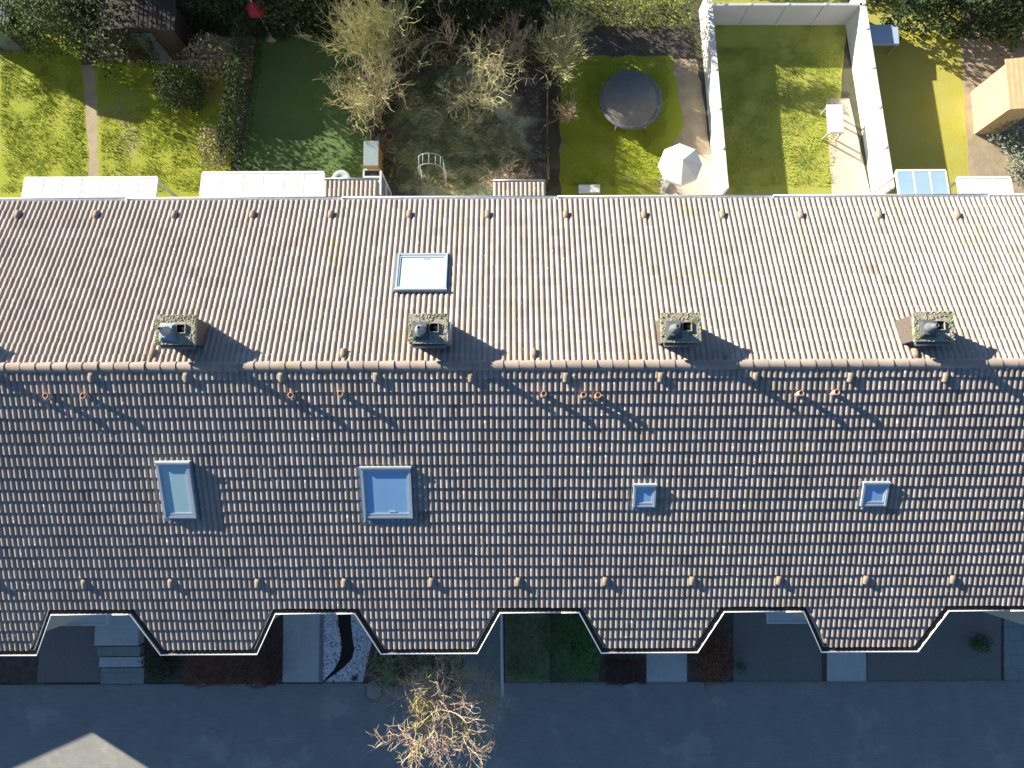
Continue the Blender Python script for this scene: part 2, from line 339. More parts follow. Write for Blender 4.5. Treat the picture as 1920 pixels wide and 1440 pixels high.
# ------------------------------------------------------------------ roof tiles
G_LO, G_UP = .330, 5.54 / 16
PROF = [(0, 0), (.08, .001), (.16, .012), (.23, .026), (.32, .036), (.44, .040), (.58, .040), (.69, .036), (.79, .025), (.86, .010), (.92, .001)]
THS = {1: .024, -1: .042}
def tiles(mb, side, rows, r0, gg, u0, ncols, seed):
    rr = random.Random(seed); TH = THS[side]
    prof = [(PITCH * (j + a), h) for j in range(2) for a, h in PROF] + [(2 * PITCH, 0)]
    n = len(prof)
    for r in range(r0, rows):
        for cix in range(ncols):
            du = u0 + cix * 2 * PITCH; t = rr.gauss(0, 1) - (4 if rr.random() < .006 else 0); ds = rr.gauss(0, .0045) + (.02 if rr.random() < .01 else 0); dn = rr.uniform(-.003, .003); sk = rr.gauss(0, .004)
            s0, s1 = max(0, r * gg - .03), (r + 1) * gg + ds
            vs = []
            for s_, b_ in ((s0, .004), (s1, TH + dn)):
                for k, (u, h) in enumerate(prof):
                    vs.append(SP(side, du + u, s_ + (sk * k / n if s_ == s1 else 0), b_ + h))
            for k, (u, h) in enumerate(prof): vs.append(SP(side, du + u, s1 + sk * k / n, TH + dn + h))
            for k, (u, h) in enumerate(prof): vs.append(SP(side, du + u, s1 - .004 + sk * k / n, h - .004))
            fs = [(k, k + 1, n + k + 1, n + k) for k in range(n - 1)]
            f2 = [(2 * n + k, 2 * n + k + 1, 3 * n + k + 1, 3 * n + k) for k in range(n - 1)]
            if side > 0: fs = [f[::-1] for f in fs]; f2 = [f[::-1] for f in f2]
            mb.add(vs, fs, True); b = len(mb.v) - len(vs)
            mb.f += [tuple(b + i for i in f) for f in f2]; mb.sm += [False] * len(f2)
            mb.tone += [max(-4.5, min(2, t)) - (3.0 if side < 0 else 0)] * len(vs)     # street slope toned darker: its weaker light is put into the tile colour
BC = 2.52                                  # centre of the bay within a unit
HB0, HB1 = 1.976, 1.273                    # half widths of the bay at the eave and at its front
S_E, S_B, S_U = 21 * G_LO, 25 * G_LO, 5.54
def clip(mb, planes):
    import bmesh
    me = mb.mesh('t', M['tile']); bm = bmesh.new(); bm.from_mesh(me)
    for co, no in planes:
        bmesh.ops.bisect_plane(bm, geom=bm.verts[:] + bm.edges[:] + bm.faces[:], plane_co=co, plane_no=no, clear_outer=True)
    lay = bm.verts.layers.float.get('tone')
    bm.verts.index_update()
    out = MB(); out.tone = [v[lay] for v in bm.verts]; out.v = [tuple(v.co) for v in bm.verts]
    out.f = [tuple(v.index for v in f.verts) for f in bm.faces]; out.sm = [f.smooth for f in bm.faces]
    bm.free(); bpy.data.meshes.remove(me)
    return out
def join(a, b):
    k = len(a.v); a.v += b.v; a.f += [tuple(i + k for i in f) for f in b.f]; a.sm += b.sm
    if a.tone is not None: a.tone += b.tone
def roof_mesh(seed, bay=True):
    up = MB(); up.tone = []
    tiles(up, 1, 16, 0, G_UP, 0, 21, seed)
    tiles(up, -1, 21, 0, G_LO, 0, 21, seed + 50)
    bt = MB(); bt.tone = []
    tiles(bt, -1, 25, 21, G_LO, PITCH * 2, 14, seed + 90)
    a, b = SP(-1, BC - HB0 + .05, S_E), SP(-1, BC - HB1 + .05, S_B)
    n1 = (b - a).cross(Vector((0, 0, 1))); n1 = n1 if n1.x < 0 else -n1
    c, d = SP(-1, BC + HB0 - .05, S_E), SP(-1, BC + HB1 - .05, S_B)
    n2 = (d - c).cross(Vector((0, 0, 1))); n2 = n2 if n2.x > 0 else -n2
    bt = clip(bt, [(a, n1), (c, n2)]); join(up, bt)
    # boarding under the tiles
    k = MB()
    def plate(pts, t=.16):
        up_ = [p for p in pts]; lo = [p - Vector((0, 0, t)) for p in pts]; m_ = len(pts)
        fs = [tuple(range(m_)), tuple(range(m_, 2 * m_))[::-1]] + [(i, (i + 1) % m_, m_ + (i + 1) % m_, m_ + i) for i in range(m_)]
        k.add(up_ + lo, fs)
    plate([SP(1, 0, 0, -.012), SP(1, UW, 0, -.012), SP(1, UW, S_U - .03, -.012), SP(1, 0, S_U - .03, -.012)])
    plate([SP(-1, 0, .0, -.012), SP(-1, 0, S_E - .03, -.012), SP(-1, BC - HB0 + .05, S_E - .03, -.012), SP(-1, BC - HB1 + .05, S_B - .04, -.012),
           SP(-1, BC + HB1 - .05, S_B - .04, -.012), SP(-1, BC + HB0 - .05, S_E - .03, -.012), SP(-1, UW, S_E - .03, -.012), SP(-1, UW, 0, -.012)])
    k.tone = [0] * len(k.v); join(up, k)
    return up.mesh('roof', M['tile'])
def ridge_mesh():
    mb = MB(); mb.tone = []; nn = 16; L = UW / nn; rr = random.Random(5)
    for i in range(nn):
        t = rr.gauss(0, 1) * .8; x0 = i * L; k = 9; vs = []
        zz = HR + .02 + rr.uniform(-.006, .006)
        for xx, r_, in ((x0 - .03, .110), (x0 + L, .132), (x0 + L, .132), (x0 + L, .10)):
            for j in range(k):
                a = math.pi * (j / (k - 1)) * 1.0
                vs.append((xx, -math.cos(a) * r_ * 1.08, zz - .045 + math.sin(a) * r_ * .9))
        mb.add(vs, [(j, k + j, k + j + 1, j + 1) for j in range(k - 1)], True)
        b = len(mb.v) - len(vs)
        f2 = [(2 * k + j, 3 * k + j, 3 * k + j + 1, 2 * k + j + 1) for j in range(k - 1)]
        mb.f += [tuple(b + q for q in f) for f in f2]; mb.sm += [False] * len(f2)
        mb.tone += [t] * len(vs)
    return mb.mesh('ridge', M['ridge'])
def gutter(mb, pts, out, r=.075, close=True):
    "open half-round channel along pts; out = which side is the front (unused for symmetry)"
    k = 9; rings = []
    for i, p in enumerate(pts):
        p = Vector(p); d0 = (Vector(pts[i]) - Vector(pts[i - 1])).normalized() if i else None
        d1 = (Vector(pts[i + 1]) - Vector(pts[i])).normalized() if i < len(pts) - 1 else None
        dd = ((d0 or d1) + (d1 or d0)).normalized(); side = Vector((0, 0, 1)).cross(dd).normalized()
        c = (d0 or d1).dot(dd); sc = 1 / max(.4, c); ring = []
        for j in range(k):
            a = math.pi + math.pi * j / (k - 1)
            ring.append(p + side * math.cos(a) * r * sc + Vector((0, 0, math.sin(a) * r)))
        for j in range(k):
            a = 2 * math.pi - math.pi * j / (k - 1)
            ring.append(p + side * math.cos(a) * (r - .006) * sc + Vector((0, 0, math.sin(a) * (r - .006) + .004)))
        rings.append(ring)
    m_ = 2 * k
    vs = [q for rg in rings for q in rg]
    fs = [(i * m_ + j, i * m_ + (j + 1) % m_, (i + 1) * m_ + (j + 1) % m_, (i + 1) * m_ + j) for i in range(len(pts) - 1) for j in range(m_)]
    fs += [tuple(range(m_)), tuple((len(pts) - 1) * m_ + j for j in range(m_))[::-1]]
    mb.add(vs, fs, False)
    for sgn in (1,):
        e = []
        for i, p in enumerate(pts):
            e.append(rings[i][k - 1] if out > 0 else rings[i][0])
        mb.tube(e, .020, 6)
def low_gutter():
    mb = MB()
    def q(u, s): p = SP(-1, u, s + .095, .035); return p
    pts = [q(0, S_E), q(BC - HB0 - .0, S_E), q(BC - HB1 - .05, S_B), q(BC + HB1 + .05, S_B), q(BC + HB0 + .0, S_E), q(UW, S_E)]
    gutter(mb, pts, -1, r=.078)
    return mb.mesh('street_gutter', M['gutter'])
def strip_low():
    "dark surface lying in the street gutter, one continuous strip"
    mb = MB(); pts = [SP(-1, u, s_ + .095, .035) for u, s_ in ((0, S_E), (BC - HB0, S_E), (BC - HB1 - .05, S_B), (BC + HB1 + .05, S_B), (BC + HB0, S_E), (UW, S_E))]
    vs = []
    for i, p in enumerate(pts):
        d0 = (pts[i] - pts[i - 1]).normalized() if i else None; d1 = (pts[i + 1] - pts[i]).normalized() if i < len(pts) - 1 else None
        dd = ((d0 or d1) + (d1 or d0)).normalized(); sd_ = Vector((0, 0, 1)).cross(dd).normalized() / max(.4, (d0 or d1).dot(dd))
        for t in (-.058, .058): vs.append(p + sd_ * t - Vector((0, 0, .030)))
    mb.add(vs, [(2 * i, 2 * i + 1, 2 * i + 3, 2 * i + 2) for i in range(len(pts) - 1)])
    return mb.mesh('gutter_strip', M['gutterdark'])
def up_gutter():
    mb = MB(); a, b = SP(1, 0, S_U + .065, -.01), SP(1, UW, S_U + .065, -.01)
    gutter(mb, [a, b], 1, r=.07)
    mb.box(-.02, .02, a.y - .085, a.y + .085, a.z - .075, a.z + .012)
    return mb.mesh('garden_gutter', M['gutter'])
def vent_mesh(side):
    mb = MB(); k = 7; prof = [(-.075, 0), (-.07, .055), (-.045, .082), (0, .09), (.045, .082), (.07, .055), (.075, 0)]
    vs = []
    for s_, f in ((-.13, .0), (-.09, .75), (-.03, 1.0), (.10, 1.08), (.12, 1.0)):
        for u, h in prof: vs.append(SP(side, u * (.75 + .25 * min(1, f)), s_, .04 + h * f))
    fs = [(i * k + j, i * k + j + 1, (i + 1) * k + j + 1, (i + 1) * k + j) for i in range(4) for j in range(k - 1)]
    if side > 0: fs = [f[::-1] for f in fs]
    mb.add(vs, fs, True); mb.add(vs[-k:], [tuple(range(k))], False)
    for i in range(len(mb.v)): x_, y_, z_ = mb.v[i]; mb.v[i] = (x_, y_, z_ - HR)
    return mb.mesh('vent_tile', M['hood'])
WALLH_UP, WALLH_LO = SP(1, 0, S_U).z, SP(-1, 0, S_E).z
YU, YL = SP(1, 0, S_U).y - .35, SP(-1, 0, S_E).y + .35
YBAY = SP(-1, 0, S_B).y + .30
def wall_mesh():
    mb = MB()
    pr = [(YL, 0), (YU, 0), (YU, HR - SA / CA * YU - .22), (0, HR - .22), (YL, HR + SA / CA * YL - .22)]
    e = .003
    vs = [(e, y, z) for y, z in pr] + [(UW - e, y, z) for y, z in pr]
    mb.add(vs, [(4, 3, 2, 1, 0), (5, 6, 7, 8, 9)] + [(i, (i + 1) % 5, 5 + (i + 1) % 5, 5 + i) for i in range(5)])
    return mb.mesh('wall', M['wall'])
def bay_mesh():
    mb = MB(); zt = HR + SA / CA * YBAY - .22; z2 = HR + SA / CA * YL - .22
    a = [(BC - HB0 + .35, YL - .002), (BC - HB1 + .22, YBAY), (BC + HB1 - .22, YBAY), (BC + HB0 - .35, YL - .002)]
    vs = [(x, y, 0) for x, y in a] + [(a[0][0], a[0][1], z2), (a[1][0], a[1][1], zt), (a[2][0], a[2][1], zt), (a[3][0], a[3][1], z2)]
    mb.add(vs, [(0, 1, 5, 4), (1, 2, 6, 5), (2, 3, 7, 6), (3, 0, 4, 7), (4, 5, 6, 7)])
    return mb.mesh('bay', M['wall'])
ME = dict(ridge=ridge_mesh(), lg=low_gutter(), gutterdark=strip_low(), ug=up_gutter(), vu=vent_mesh(1), vl=vent_mesh(-1), wall=wall_mesh(), bay=bay_mesh())
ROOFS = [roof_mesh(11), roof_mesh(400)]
def win_mesh(w_, h_, dirn):
    f = MB(); t = .07
    f.box(-w_ / 2, w_ / 2, -.04, .04, 0, t); f.box(-w_ / 2, w_ / 2, -.04, .04, h_ - t, h_)
    f.box(-w_ / 2, -w_ / 2 + t, -.038, .038, t, h_ - t); f.box(w_ / 2 - t, w_ / 2, -.038, .038, t, h_ - t); f.box(-.03, .03, -.036, .036, t, h_ - t)
    p = MB(); p.box(-w_ / 2 + t, w_ / 2 - t, -.012, .012, t, h_ - t)
    return f.mesh('window', M['white']), p.mesh('pane', M['glass'])
WM = {k: win_mesh(*k) for k in ((1.4, 1.3, 0), (1.0, 1.3, 0), (2.4, 2.1, 0))}
def window(par, x, y, z, key, part='window'):
    o = link(part, WM[key][0], par, (x, y, z)); link('pane', WM[key][1], o); return o

# skylight built on a slope (x, s = upper left corner)
def skylight(par, xb, side, x0, x1, s0, s1, pm, h=.13, fr=.06, hatch=False, fw=.035, fb=.13):
    def Q(u, s, n): return SP(side, u - xb, s, n)
    def sbox(mb, ua, ub, sa, sb, na, nb):
        vs = [Q(u, s, n) for n in (na, nb) for s in (sa, sb) for u in (ua, ub)]
        fs = [(0, 2, 3, 1), (4, 5, 7, 6), (0, 1, 5, 4), (2, 6, 7, 3), (0, 4, 6, 2), (1, 3, 7, 5)]
        if side < 0: fs = [f[::-1] for f in fs]
        mb.add(vs, fs[:], False)
    sk = MB()
    sbox(sk, x0, x0 + fr, s0, s1, 0, h); sbox(sk, x1 - fr, x1, s0, s1, 0, h)
    sbox(sk, x0 + fr, x1 - fr, s0, s0 + fr * .8, 0, h + .012); sbox(sk, x0 + fr, x1 - fr, s1 - fr, s1, 0, h - .01)
    sbox(sk, x0 + fr, x1 - fr, s1 - fr - .035, s1 - fr - .004, 0, h - .03)
    sbox(sk, x0 - .02, x1 + .02, s0 - .05, s0 - .002, 0, h + .03)
    o = sk.build('skylight', M['frame'], par)
    sa = MB(); t = .04
    a0, a1, b0, b1 = x0 + fr + .002, x1 - fr - .002, s0 + fr * .8 + .002, s1 - fr - .037
    sbox(sa, a0, a0 + t, b0, b1, .02, h - .015); sbox(sa, a1 - t, a1, b0, b1, .02, h - .015)
    sbox(sa, a0 + t, a1 - t, b0, b0 + t, .02, h - .017); sbox(sa, a0 + t, a1 - t, b1 - t, b1, .02, h - .017)
    sa.build('sash', M['frame'], o)
    pn = MB(); sbox(pn, a0 + t + .001, a1 - t - .001, b0 + t + .001, b1 - t - .001, .02, h - .035); pn.build('pane', pm, o)
    fl = MB(); sbox(fl, x0 - fw - .02, x1 + fw + .02, s1 + .002, s1 + fb, .0, .07)
    sbox(fl, x0 - .021 - fw, x0 - .021, s0 - .06, s1 + .001, .0, .065); sbox(fl, x1 + .021, x1 + .021 + fw, s0 - .06, s1 + .001, .0, .065)
    sbox(fl, x0 - .05, x1 + .05, s0 - .12, s0 - .052, 0, .03)
    fl.build('flashing', M['flash'], o)
    if not hatch:
        hd = MB(); um = (x0 + x1) / 2; sbox(hd, um + .02, um + .2, b1 - t - .06, b1 - t - .035, h - .036, h - .02); hd.build('handle', M['frame'], o)
    return o
def cube_dome(par, xb, px, py, w_, pm):
    x0, s0 = GS(-1, px - w_ / 2, py - w_ / 2, .25); x1, s1 = GS(-1, px + w_ / 2, py + w_ / 2, .25)
    return skylight(par, xb, -1, x0, x1, s0, s1, pm, h=.13, fr=.05, hatch=True)

def moss_clumps(par, edge, rr, zt, n=200):
    for nm, mt, off in (('moss', M['moss'], 3), ('dry_moss', M['mossdry'], 17)):
        mb = MB(); x0, x1, y0, y1 = edge; k = 0
        for i in range(n * (8 if nm == 'moss' else 14)):
            x, y = rr.uniform(x0, x1), rr.uniform(y0, y1); e = min(x - x0, x1 - x, y - y0, y1 - y)
            if noise.noise(Vector((x * 3.2 + off, y * 3.2, zt * 7 + off))) < -.12 + e * 2.6 + rr.gauss(0, .12): continue
            r_ = rr.choice((.007, .010, .012, .018, .026)) * rr.uniform(.8, 1.2)
            mb.lathe((x, y, zt - .003), [(r_, 0), (r_ * .85, r_ * .5), (r_ * .4, r_ * .85)], n=5)
        o = mb.build(nm, mt, par); o['kind'] = 'stuff'
def chimney(par, xb, cx, cy, zt, wx=.97, wy=.74, light=False, detail=True, seed=1):
    rr = random.Random(seed); x = cx - xb
    b = MB(); b.box(x - wx / 2 + .06, x + wx / 2 - .05, cy - wy / 2 + .05, cy + wy / 2 - .05, HR - .9, zt - .09)
    ch = b.build('chimney', M['brick'], par)
    c = MB(); c.box(x - wx / 2, x + wx / 2, cy - wy / 2, cy + wy / 2, zt - .089, zt)
    cp = c.build('cap_slab', M['conc'], ch)
    moss_clumps(ch, (x - wx / 2, x + wx / 2, cy - wy / 2, cy + wy / 2), rr, zt, (45, 80, 30, 95, 62)[seed % 5])
    z = MB(); z.box(x + wx / 2 - .048, x + wx / 2 + .03, cy - wy / 2 + .02, cy + wy / 2 - .18, HR - .6, zt - .1)
    if detail: z.build('zinc_cladding', M['zinc'], ch)
    z = MB(); z.tube([(x - wx / 2 + .09, cy - wy / 2 - .03, zt - .16), (x + wx / 2 - .06, cy - wy / 2 - .03, zt - .16)], .06, 10)
    z.build('collar_pipe', M['cowl'], ch)
    fl = MB(); fl.box(x - wx / 2 + .03, x + wx / 2 - (-.06 if detail else .02), cy - wy / 2 + .02, cy + wy / 2 - .02, HR - .95, HR - SA / CA * (cy + wy / 2) + .08)
    fl.build('flashing', M['flash'], ch)
    # square stepped cowl base with cone and thin flue
    px_, py_ = x - .18, cy - .06
    cm = M['zinc'] if light else M['cowl']
    s = MB()
    for i, (hw, z0, z1) in enumerate(((.20, 0, .03), (.18, .03, .06), (.16, .06, .09), (.14, .09, .12))):
        s.box(px_ - hw, px_ + hw, py_ - hw * 1.1, py_ + hw * 1.1, zt + z0 + .001 * i, zt + z1)
    cw = s.build('cowl', cm, ch)
    s = MB(); s.lathe((px_ + .0, py_, zt + .12), [(.135, 0), (.12, .05), (.075, .18), (.06, .30), (.045, .30), (.045, .2)], 18); s.build('chimney_pot', M['zinc'] if detail else cm, ch)
    s = MB(); s.lathe((px_, py_, zt + .33), [(.046, 0), (.046, .12), (.034, .12), (.034, .06)], 12); s.build('flue_tube', M['cowl'], ch)
    fx, fy = x + .14, cy + .02
    s = MB()
    for bx in ((-.12, .12, .10, .12), (-.12, .12, -.12, -.10), (-.12, -.10, -.10, .10), (.10, .12, -.10, .10)):
        s.box(fx + bx[0], fx + bx[1], fy + bx[2], fy + bx[3], zt + .001, zt + .05)
    s.build('flue_rim', M['conc'], ch)
    s = MB(); s.box(fx - .098, fx + .098, fy - .098, fy + .098, zt + .001, zt + .006); s.build('flue_opening', M['black'], ch)
    return ch
def vent_pipe(par, xb, px, py, h=.62, r=.062):
    # px,py: the pipe's mouth in the photograph
    xx, ss = GS(-1, px, py, h * CA); base = SP(-1, xx - xb, ss, 0)
    top = SP(-1, xx - xb, ss, h * CA)
    b = Vector((top.x, top.y, HR + SA / CA * top.y)); 
    mb = MB(); mb.lathe(b, [(r, 0), (r, h - .05), (r - .012, h - .05), (r - .012, h - .25)], 14)
    o = mb.build('vent_pipe', M['claypale'], par)
    mb = MB(); mb.lathe(b + Vector((0, 0, h - .06)), [(r + .002, 0), (r + .014, .015), (r + .014, .06), (r - .008, .062), (r - .008, .02)], 14); mb.build('rim', M['clay'], o)
    mb = MB()
    for a in (0, 1, 2, 3, 4, 5):
        aa = a * math.pi / 3; c_ = b + Vector((0, 0, h - .03)); mb.bar(c_, c_ + Vector((math.cos(aa), math.sin(aa), 0)) * (r - .01), .012, .008)
    mb.build('grate', M['clay'], o)
    mb = MB(); mb.lathe((b.x, b.y, b.z - .06), [(r * 1.9, 0), (r * 1.6, .09), (r * 1.06, .14)], 14); mb.build('collar', M['hood'], o)
    return o

LABELS = {
 -2: 'row house at the left picture edge with two clay vent pipes',
 -1: 'row house left of centre with tall pale teal roof hatch on its shaded street slope',
 0: 'row house in the middle with bright white skylight and square blue skylight',
 1: 'row house right of centre with small blue roof dome, below the trampoline lawn',
 2: 'row house with small blue roof dome below the white walled gardens',
 3: 'row house at the right picture edge with plain roof and broad pale street gutter',
}
ROOFOBJ = {}
def house(k, label):
    xb = XB0 + UW * k
    hs = empty('row_house', (xb, 0, 0), label, 'row house', 'terrace of brown tiled row houses')
    link('wall', ME['wall'], hs); link('bay', ME['bay'], hs)
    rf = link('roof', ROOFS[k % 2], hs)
    link('ridge', ME['ridge'], rf)
    sg = link('street_gutter', ME['lg'], rf); link('gutter_strip', ME['gutterdark'], rf); link('garden_gutter', ME['ug'], rf)
    for j in range(2 if k != 2 else 3):
        pass
    # street side openings, garden side openings
    window(hs, BC, YBAY, .9, (1.4, 1.3, 0)); window(hs, BC, YBAY, 3.6, (1.4, 1.3, 0))
    window(hs, 5.35, YL, 3.6, (1.0, 1.3, 0))
    d = MB(); d.box(-.5, .5, -.03, .05, 0, 2.1); dd = d.build('door', M['door'], hs); dd.location = (5.35, YL - .03, .15)
    hm = MB(); hm.box(.34, .38, -.07, -.032, .95, 1.15); hm.build('handle', M['zinc'], dd)
    window(hs, 1.6, YU, 3.6, (1.4, 1.3, 0)); window(hs, 4.6, YU, 3.6, (1.4, 1.3, 0)); window(hs, 3.1, YU, .1, (2.4, 2.1, 0))
    return hs, rf, xb
def vents(k, rf, xb, side, pts):
    for px, py in pts:
        x, s = GS(side, px, py, .08)
        if xb <= x < xb + UW:
            p = SP(side, x - xb, s); link('vent_tile', ME['vu' if side > 0 else 'vl'], rf, (p.x, p.y, p.z))
VU = [(620 + 147 * i, 402) for i in range(-4, 9)] + [(643 + 358 * i, 662) for i in range(-1, 4)]
VL = [(646 + 163 * i, 1092 - .9 * i) for i in range(-4, 8)] + [(705 + 178 * i, 707) for i in range(-4, 7)]
HS = {}
for k in range(-2, 4):
    hs, rf, xb = house(k, LABELS[k]); HS[k] = (hs, xb)
    vents(k, rf, xb, 1, VU); vents(k, rf, xb, -1, VL)
ZT = HR + .50
cc = G(803, 616, ZT)
for k in (-2, -1, 0, 1, 2):
    hs, xb = HS[k]; chimney(hs, xb, cc.x + UW * k * .993, cc.y, ZT, light=(k == -1), detail=(k == 0), seed=k + 9)
for k, pts in {-2: [(85, 742), (155, 742)], -1: [(545, 740)], 0: [(638, 738)], 1: [(1020, 740), (1092, 740), (1120, 741)], 2: [(1503, 737), (1570, 735)]}.items():
    pass
for px, py in [(85, 742), (155, 742), (545, 741), (638, 738), (1020, 738), (1095, 740), (1122, 741), (1503, 737), (1570, 735)]:
    x, s = GS(-1, px, py, .27); k = int(math.floor((x - XB0) / UW)); hs, xb = HS[max(-2, min(3, k))]
    vent_pipe(hs, xb, px, py, h=.28)
# central skylights
hs, xb = HS[0]
x0, s0 = GS(1, 741, 541, .13); x1, s1 = GS(1, 841, 474, .13); x0b, _ = GS(1, 745, 474, .13); x1b, _ = GS(1, 835, 541, .13)
skylight(hs, xb, 1, (x0 + x0b) / 2, (x1 + x1b) / 2, s0, s1, M['blind'], fr=.05, fb=.05)
x0, s0 = GS(-1, 675, 879, .13); x1, s1 = GS(-1, 774, 972, .13)
skylight(hs, xb, -1, x0, x1, s0, s1, M['bluepane'], fr=.065, fw=.06, fb=.2)
hs, xb = HS[-1]
x0, s0 = GS(-1, 291, 870, .17); x1, s1 = GS(-1, 368, 972, .17)
skylight(hs, xb, -1, x0, x1, s0, s1, M['tealpane'], h=.17, fr=.07, hatch=True)
cube_dome(HS[1][0], HS[1][1], 1210, 935, 40, M['bluepane']); cube_dome(HS[2][0], HS[2][1], 1645, 932, 42, M['bluepane'])

# end of the terrace beyond the left edge
hs = empty('end_house', (XB0 - 2 * UW, 0, 0), 'wide end house of the terrace beyond the left picture edge', 'house')
TP = G(175, 1375)
X_END = TP.x - abs((YL - TP.y) / SDIR.y * SDIR.x)
L = -X_END + XB0 - 2 * UW
mb = MB(); mb.add([(0, YL, 0), (0, YU, 0), (0, YU, WALLH_UP - .05), (0, 0, HR - .1), (0, YL, WALLH_LO - .05), (-L, YL, 0), (-L, YU, 0), (-L, YU, WALLH_UP - .05), (-L, 0, HR - .1), (-L, YL, WALLH_LO - .05)],
    [(0, 1, 2, 3, 4), (9, 8, 7, 6, 5), (0, 5, 6, 1), (1, 6, 7, 2), (2, 7, 8, 3), (3, 8, 9, 4), (4, 9, 5, 0)]); mb.build('wall', M['wall'], hs)
mb = MB()
for sd_, S in ((1, S_U), (-1, S_B)):
    vs = [SP(sd_, u, s, n) for n in (-.1, .05) for s in (0, S) for u in (-L, -.003)]
    mb.add(vs, [(0, 2, 3, 1), (4, 5, 7, 6), (0, 1, 5, 4), (2, 6, 7, 3), (0, 4, 6, 2), (1, 3, 7, 5)])
mb.build('roof', M['tile'], hs)

# ------------------------------------------------------------------ plants
MINR = .006
def grow(mb, rr, p, d, length, r, lvl, maxl, spread=.55, up=.12, nb=3, segs=3, leafpts=None, shrink=.68, wob=.22):
    pts = [p]; rad = [r]; q = p; dd = d
    for i in range(segs):
        dd = (dd + Vector((rr.gauss(0, wob), rr.gauss(0, wob), rr.gauss(0, wob) + up))).normalized()
        q = q + dd * (length / segs); pts.append(q); rad.append(r * (1 - .42 * (i + 1) / segs))
    mb.tube(pts, rad, 5 if lvl < 2 else 3, cap=False, smooth=lvl < 2)
    if leafpts is not None and lvl >= maxl: leafpts.append(q)
    if lvl >= maxl: return
    for i in range(nb + (1 if rr.random() < .4 else 0)):
        t = rr.uniform(.3, 1) if i else 1.0; j = min(segs - 1, int(t * segs)); b_ = pts[j].lerp(pts[j + 1], t * segs - j) if t < 1 else pts[-1]
        nd = (dd + Vector((rr.gauss(0, spread), rr.gauss(0, spread), rr.gauss(0, spread * .7)))).normalized()
        grow(mb, rr, b_, nd, length * shrink * rr.uniform(.75, 1.2), max(MINR, r * .6), lvl + 1, maxl, spread, up, nb, segs if lvl < 2 else 2, leafpts, shrink, wob)
def bare_bush(name, px, py, h, radius, m, label, cat, seed, stems=9, maxl=3, r=.022, group=None, z=0, spread=.45, up=.10, lean=(0, 0), nb=3, outw=.55):
    rr = random.Random(seed); b = G(px, py, 0); b.z = z; mb = MB()
    for i in range(stems):
        a = 2 * math.pi * (i + rr.random() * .7) / stems; o_ = outw * rr.uniform(.25, 1) * radius / h * 1.6
        d = Vector((math.cos(a) * o_ + lean[0], math.sin(a) * o_ + lean[1], 1)).normalized()
        grow(mb, rr, b + Vector((math.cos(a), math.sin(a), 0)) * .06, d, h * .45, r, 0, maxl, spread, up, nb)
    o = mb.build(name, m, None, tuple(b)); return tag(o, label, cat, group)
def bare_tree(name, px, py, h, cr, m, label, cat, seed, trunk_r=.09, lean=(0, 0), limbs=8, maxl=4, nb=3, spread=.6, up=.02, clear=.35, r=.035, flat=.5, group=None):
    rr = random.Random(seed); b = G(px, py, 0); e = empty(name, tuple(b), label, cat, group)
    top = Vector((lean[0], lean[1], h * clear)); tr = MB()
    pts = [Vector((0, 0, 0)), top * .35 + Vector((.03, -.02, 0)), top * .7 + Vector((-.02, .03, 0)), top]
    tr.tube(pts, [trunk_r * 1.25, trunk_r, trunk_r * .85, trunk_r * .7], 9); tr.build('trunk', M['bark'], e)
    mb = MB()
    for i in range(limbs):
        a = 2 * math.pi * (i + rr.random() * .6) / limbs; el = rr.uniform(.25, 1.2)
        d = Vector((math.cos(a) * math.cos(el), math.sin(a) * math.cos(el), math.sin(el) * flat + .25)).normalized()
        grow(mb, rr, top * rr.uniform(.8, 1), d, cr * .60 * rr.uniform(.7, 1.2), r, 0, maxl, spread, up, nb)
    mb.build('crown', m, e); return e
def leaves(mb, rr, center, rad, n, size, shell=.55, lump=1.0):
    c = Vector(center)
    for i in range(n):
        while True:
            v = Vector((rr.uniform(-1, 1), rr.uniform(-1, 1), rr.uniform(-1, 1)))
            if .05 < v.length <= 1: break
        v = v.normalized() * (shell + (1 - shell) * rr.random() ** .6) if rr.random() < .75 else v
        k = 1 + .38 * lump * noise.noise(v.normalized() * 2.1 + c * .7) + .18 * lump * noise.noise(v.normalized() * 5 + c)
        p = c + Vector((v.x * rad[0], v.y * rad[1], v.z * rad[2])) * k
        if p.z < .02: p.z = .02 + rr.random() * .05
        s = size * rr.uniform(.5, 1.3)
        nrm = (v + Vector((rr.gauss(0, .7), rr.gauss(0, .7), rr.gauss(0, .7)))).normalized()
        a = nrm.orthogonal().normalized(); a = (a * math.cos(i) + nrm.cross(a) * math.sin(i)); bb = nrm.cross(a)
        mb.add([p - a * s, p - bb * s * .45, p + a * s, p + bb * s * .45], [(0, 1, 2, 3)])
def bush(name, px, py, rad, n, size, m, label, cat, seed, group=None, zc=None, trunk=None):
    rr = random.Random(seed); b = G(px, py, 0); e = empty(name, tuple(b), label, cat, group)
    zc = rad[2] * .9 if zc is None else zc; mb = MB()
    leaves(mb, rr, (0, 0, zc), rad, n, size); mb.build('foliage', m, e)
    st_ = MB()
    for i in range(3): st_.tube([(0, 0, 0), (rr.gauss(0, rad[0] * .2), rr.gauss(0, rad[1] * .2), zc * .6), (rr.gauss(0, rad[0] * .4), rr.gauss(0, rad[1] * .4), zc * 1.2)], [.05, .035, .015], 6)
    st_.build('trunk' if trunk else 'stem', M['bark'], e); return e
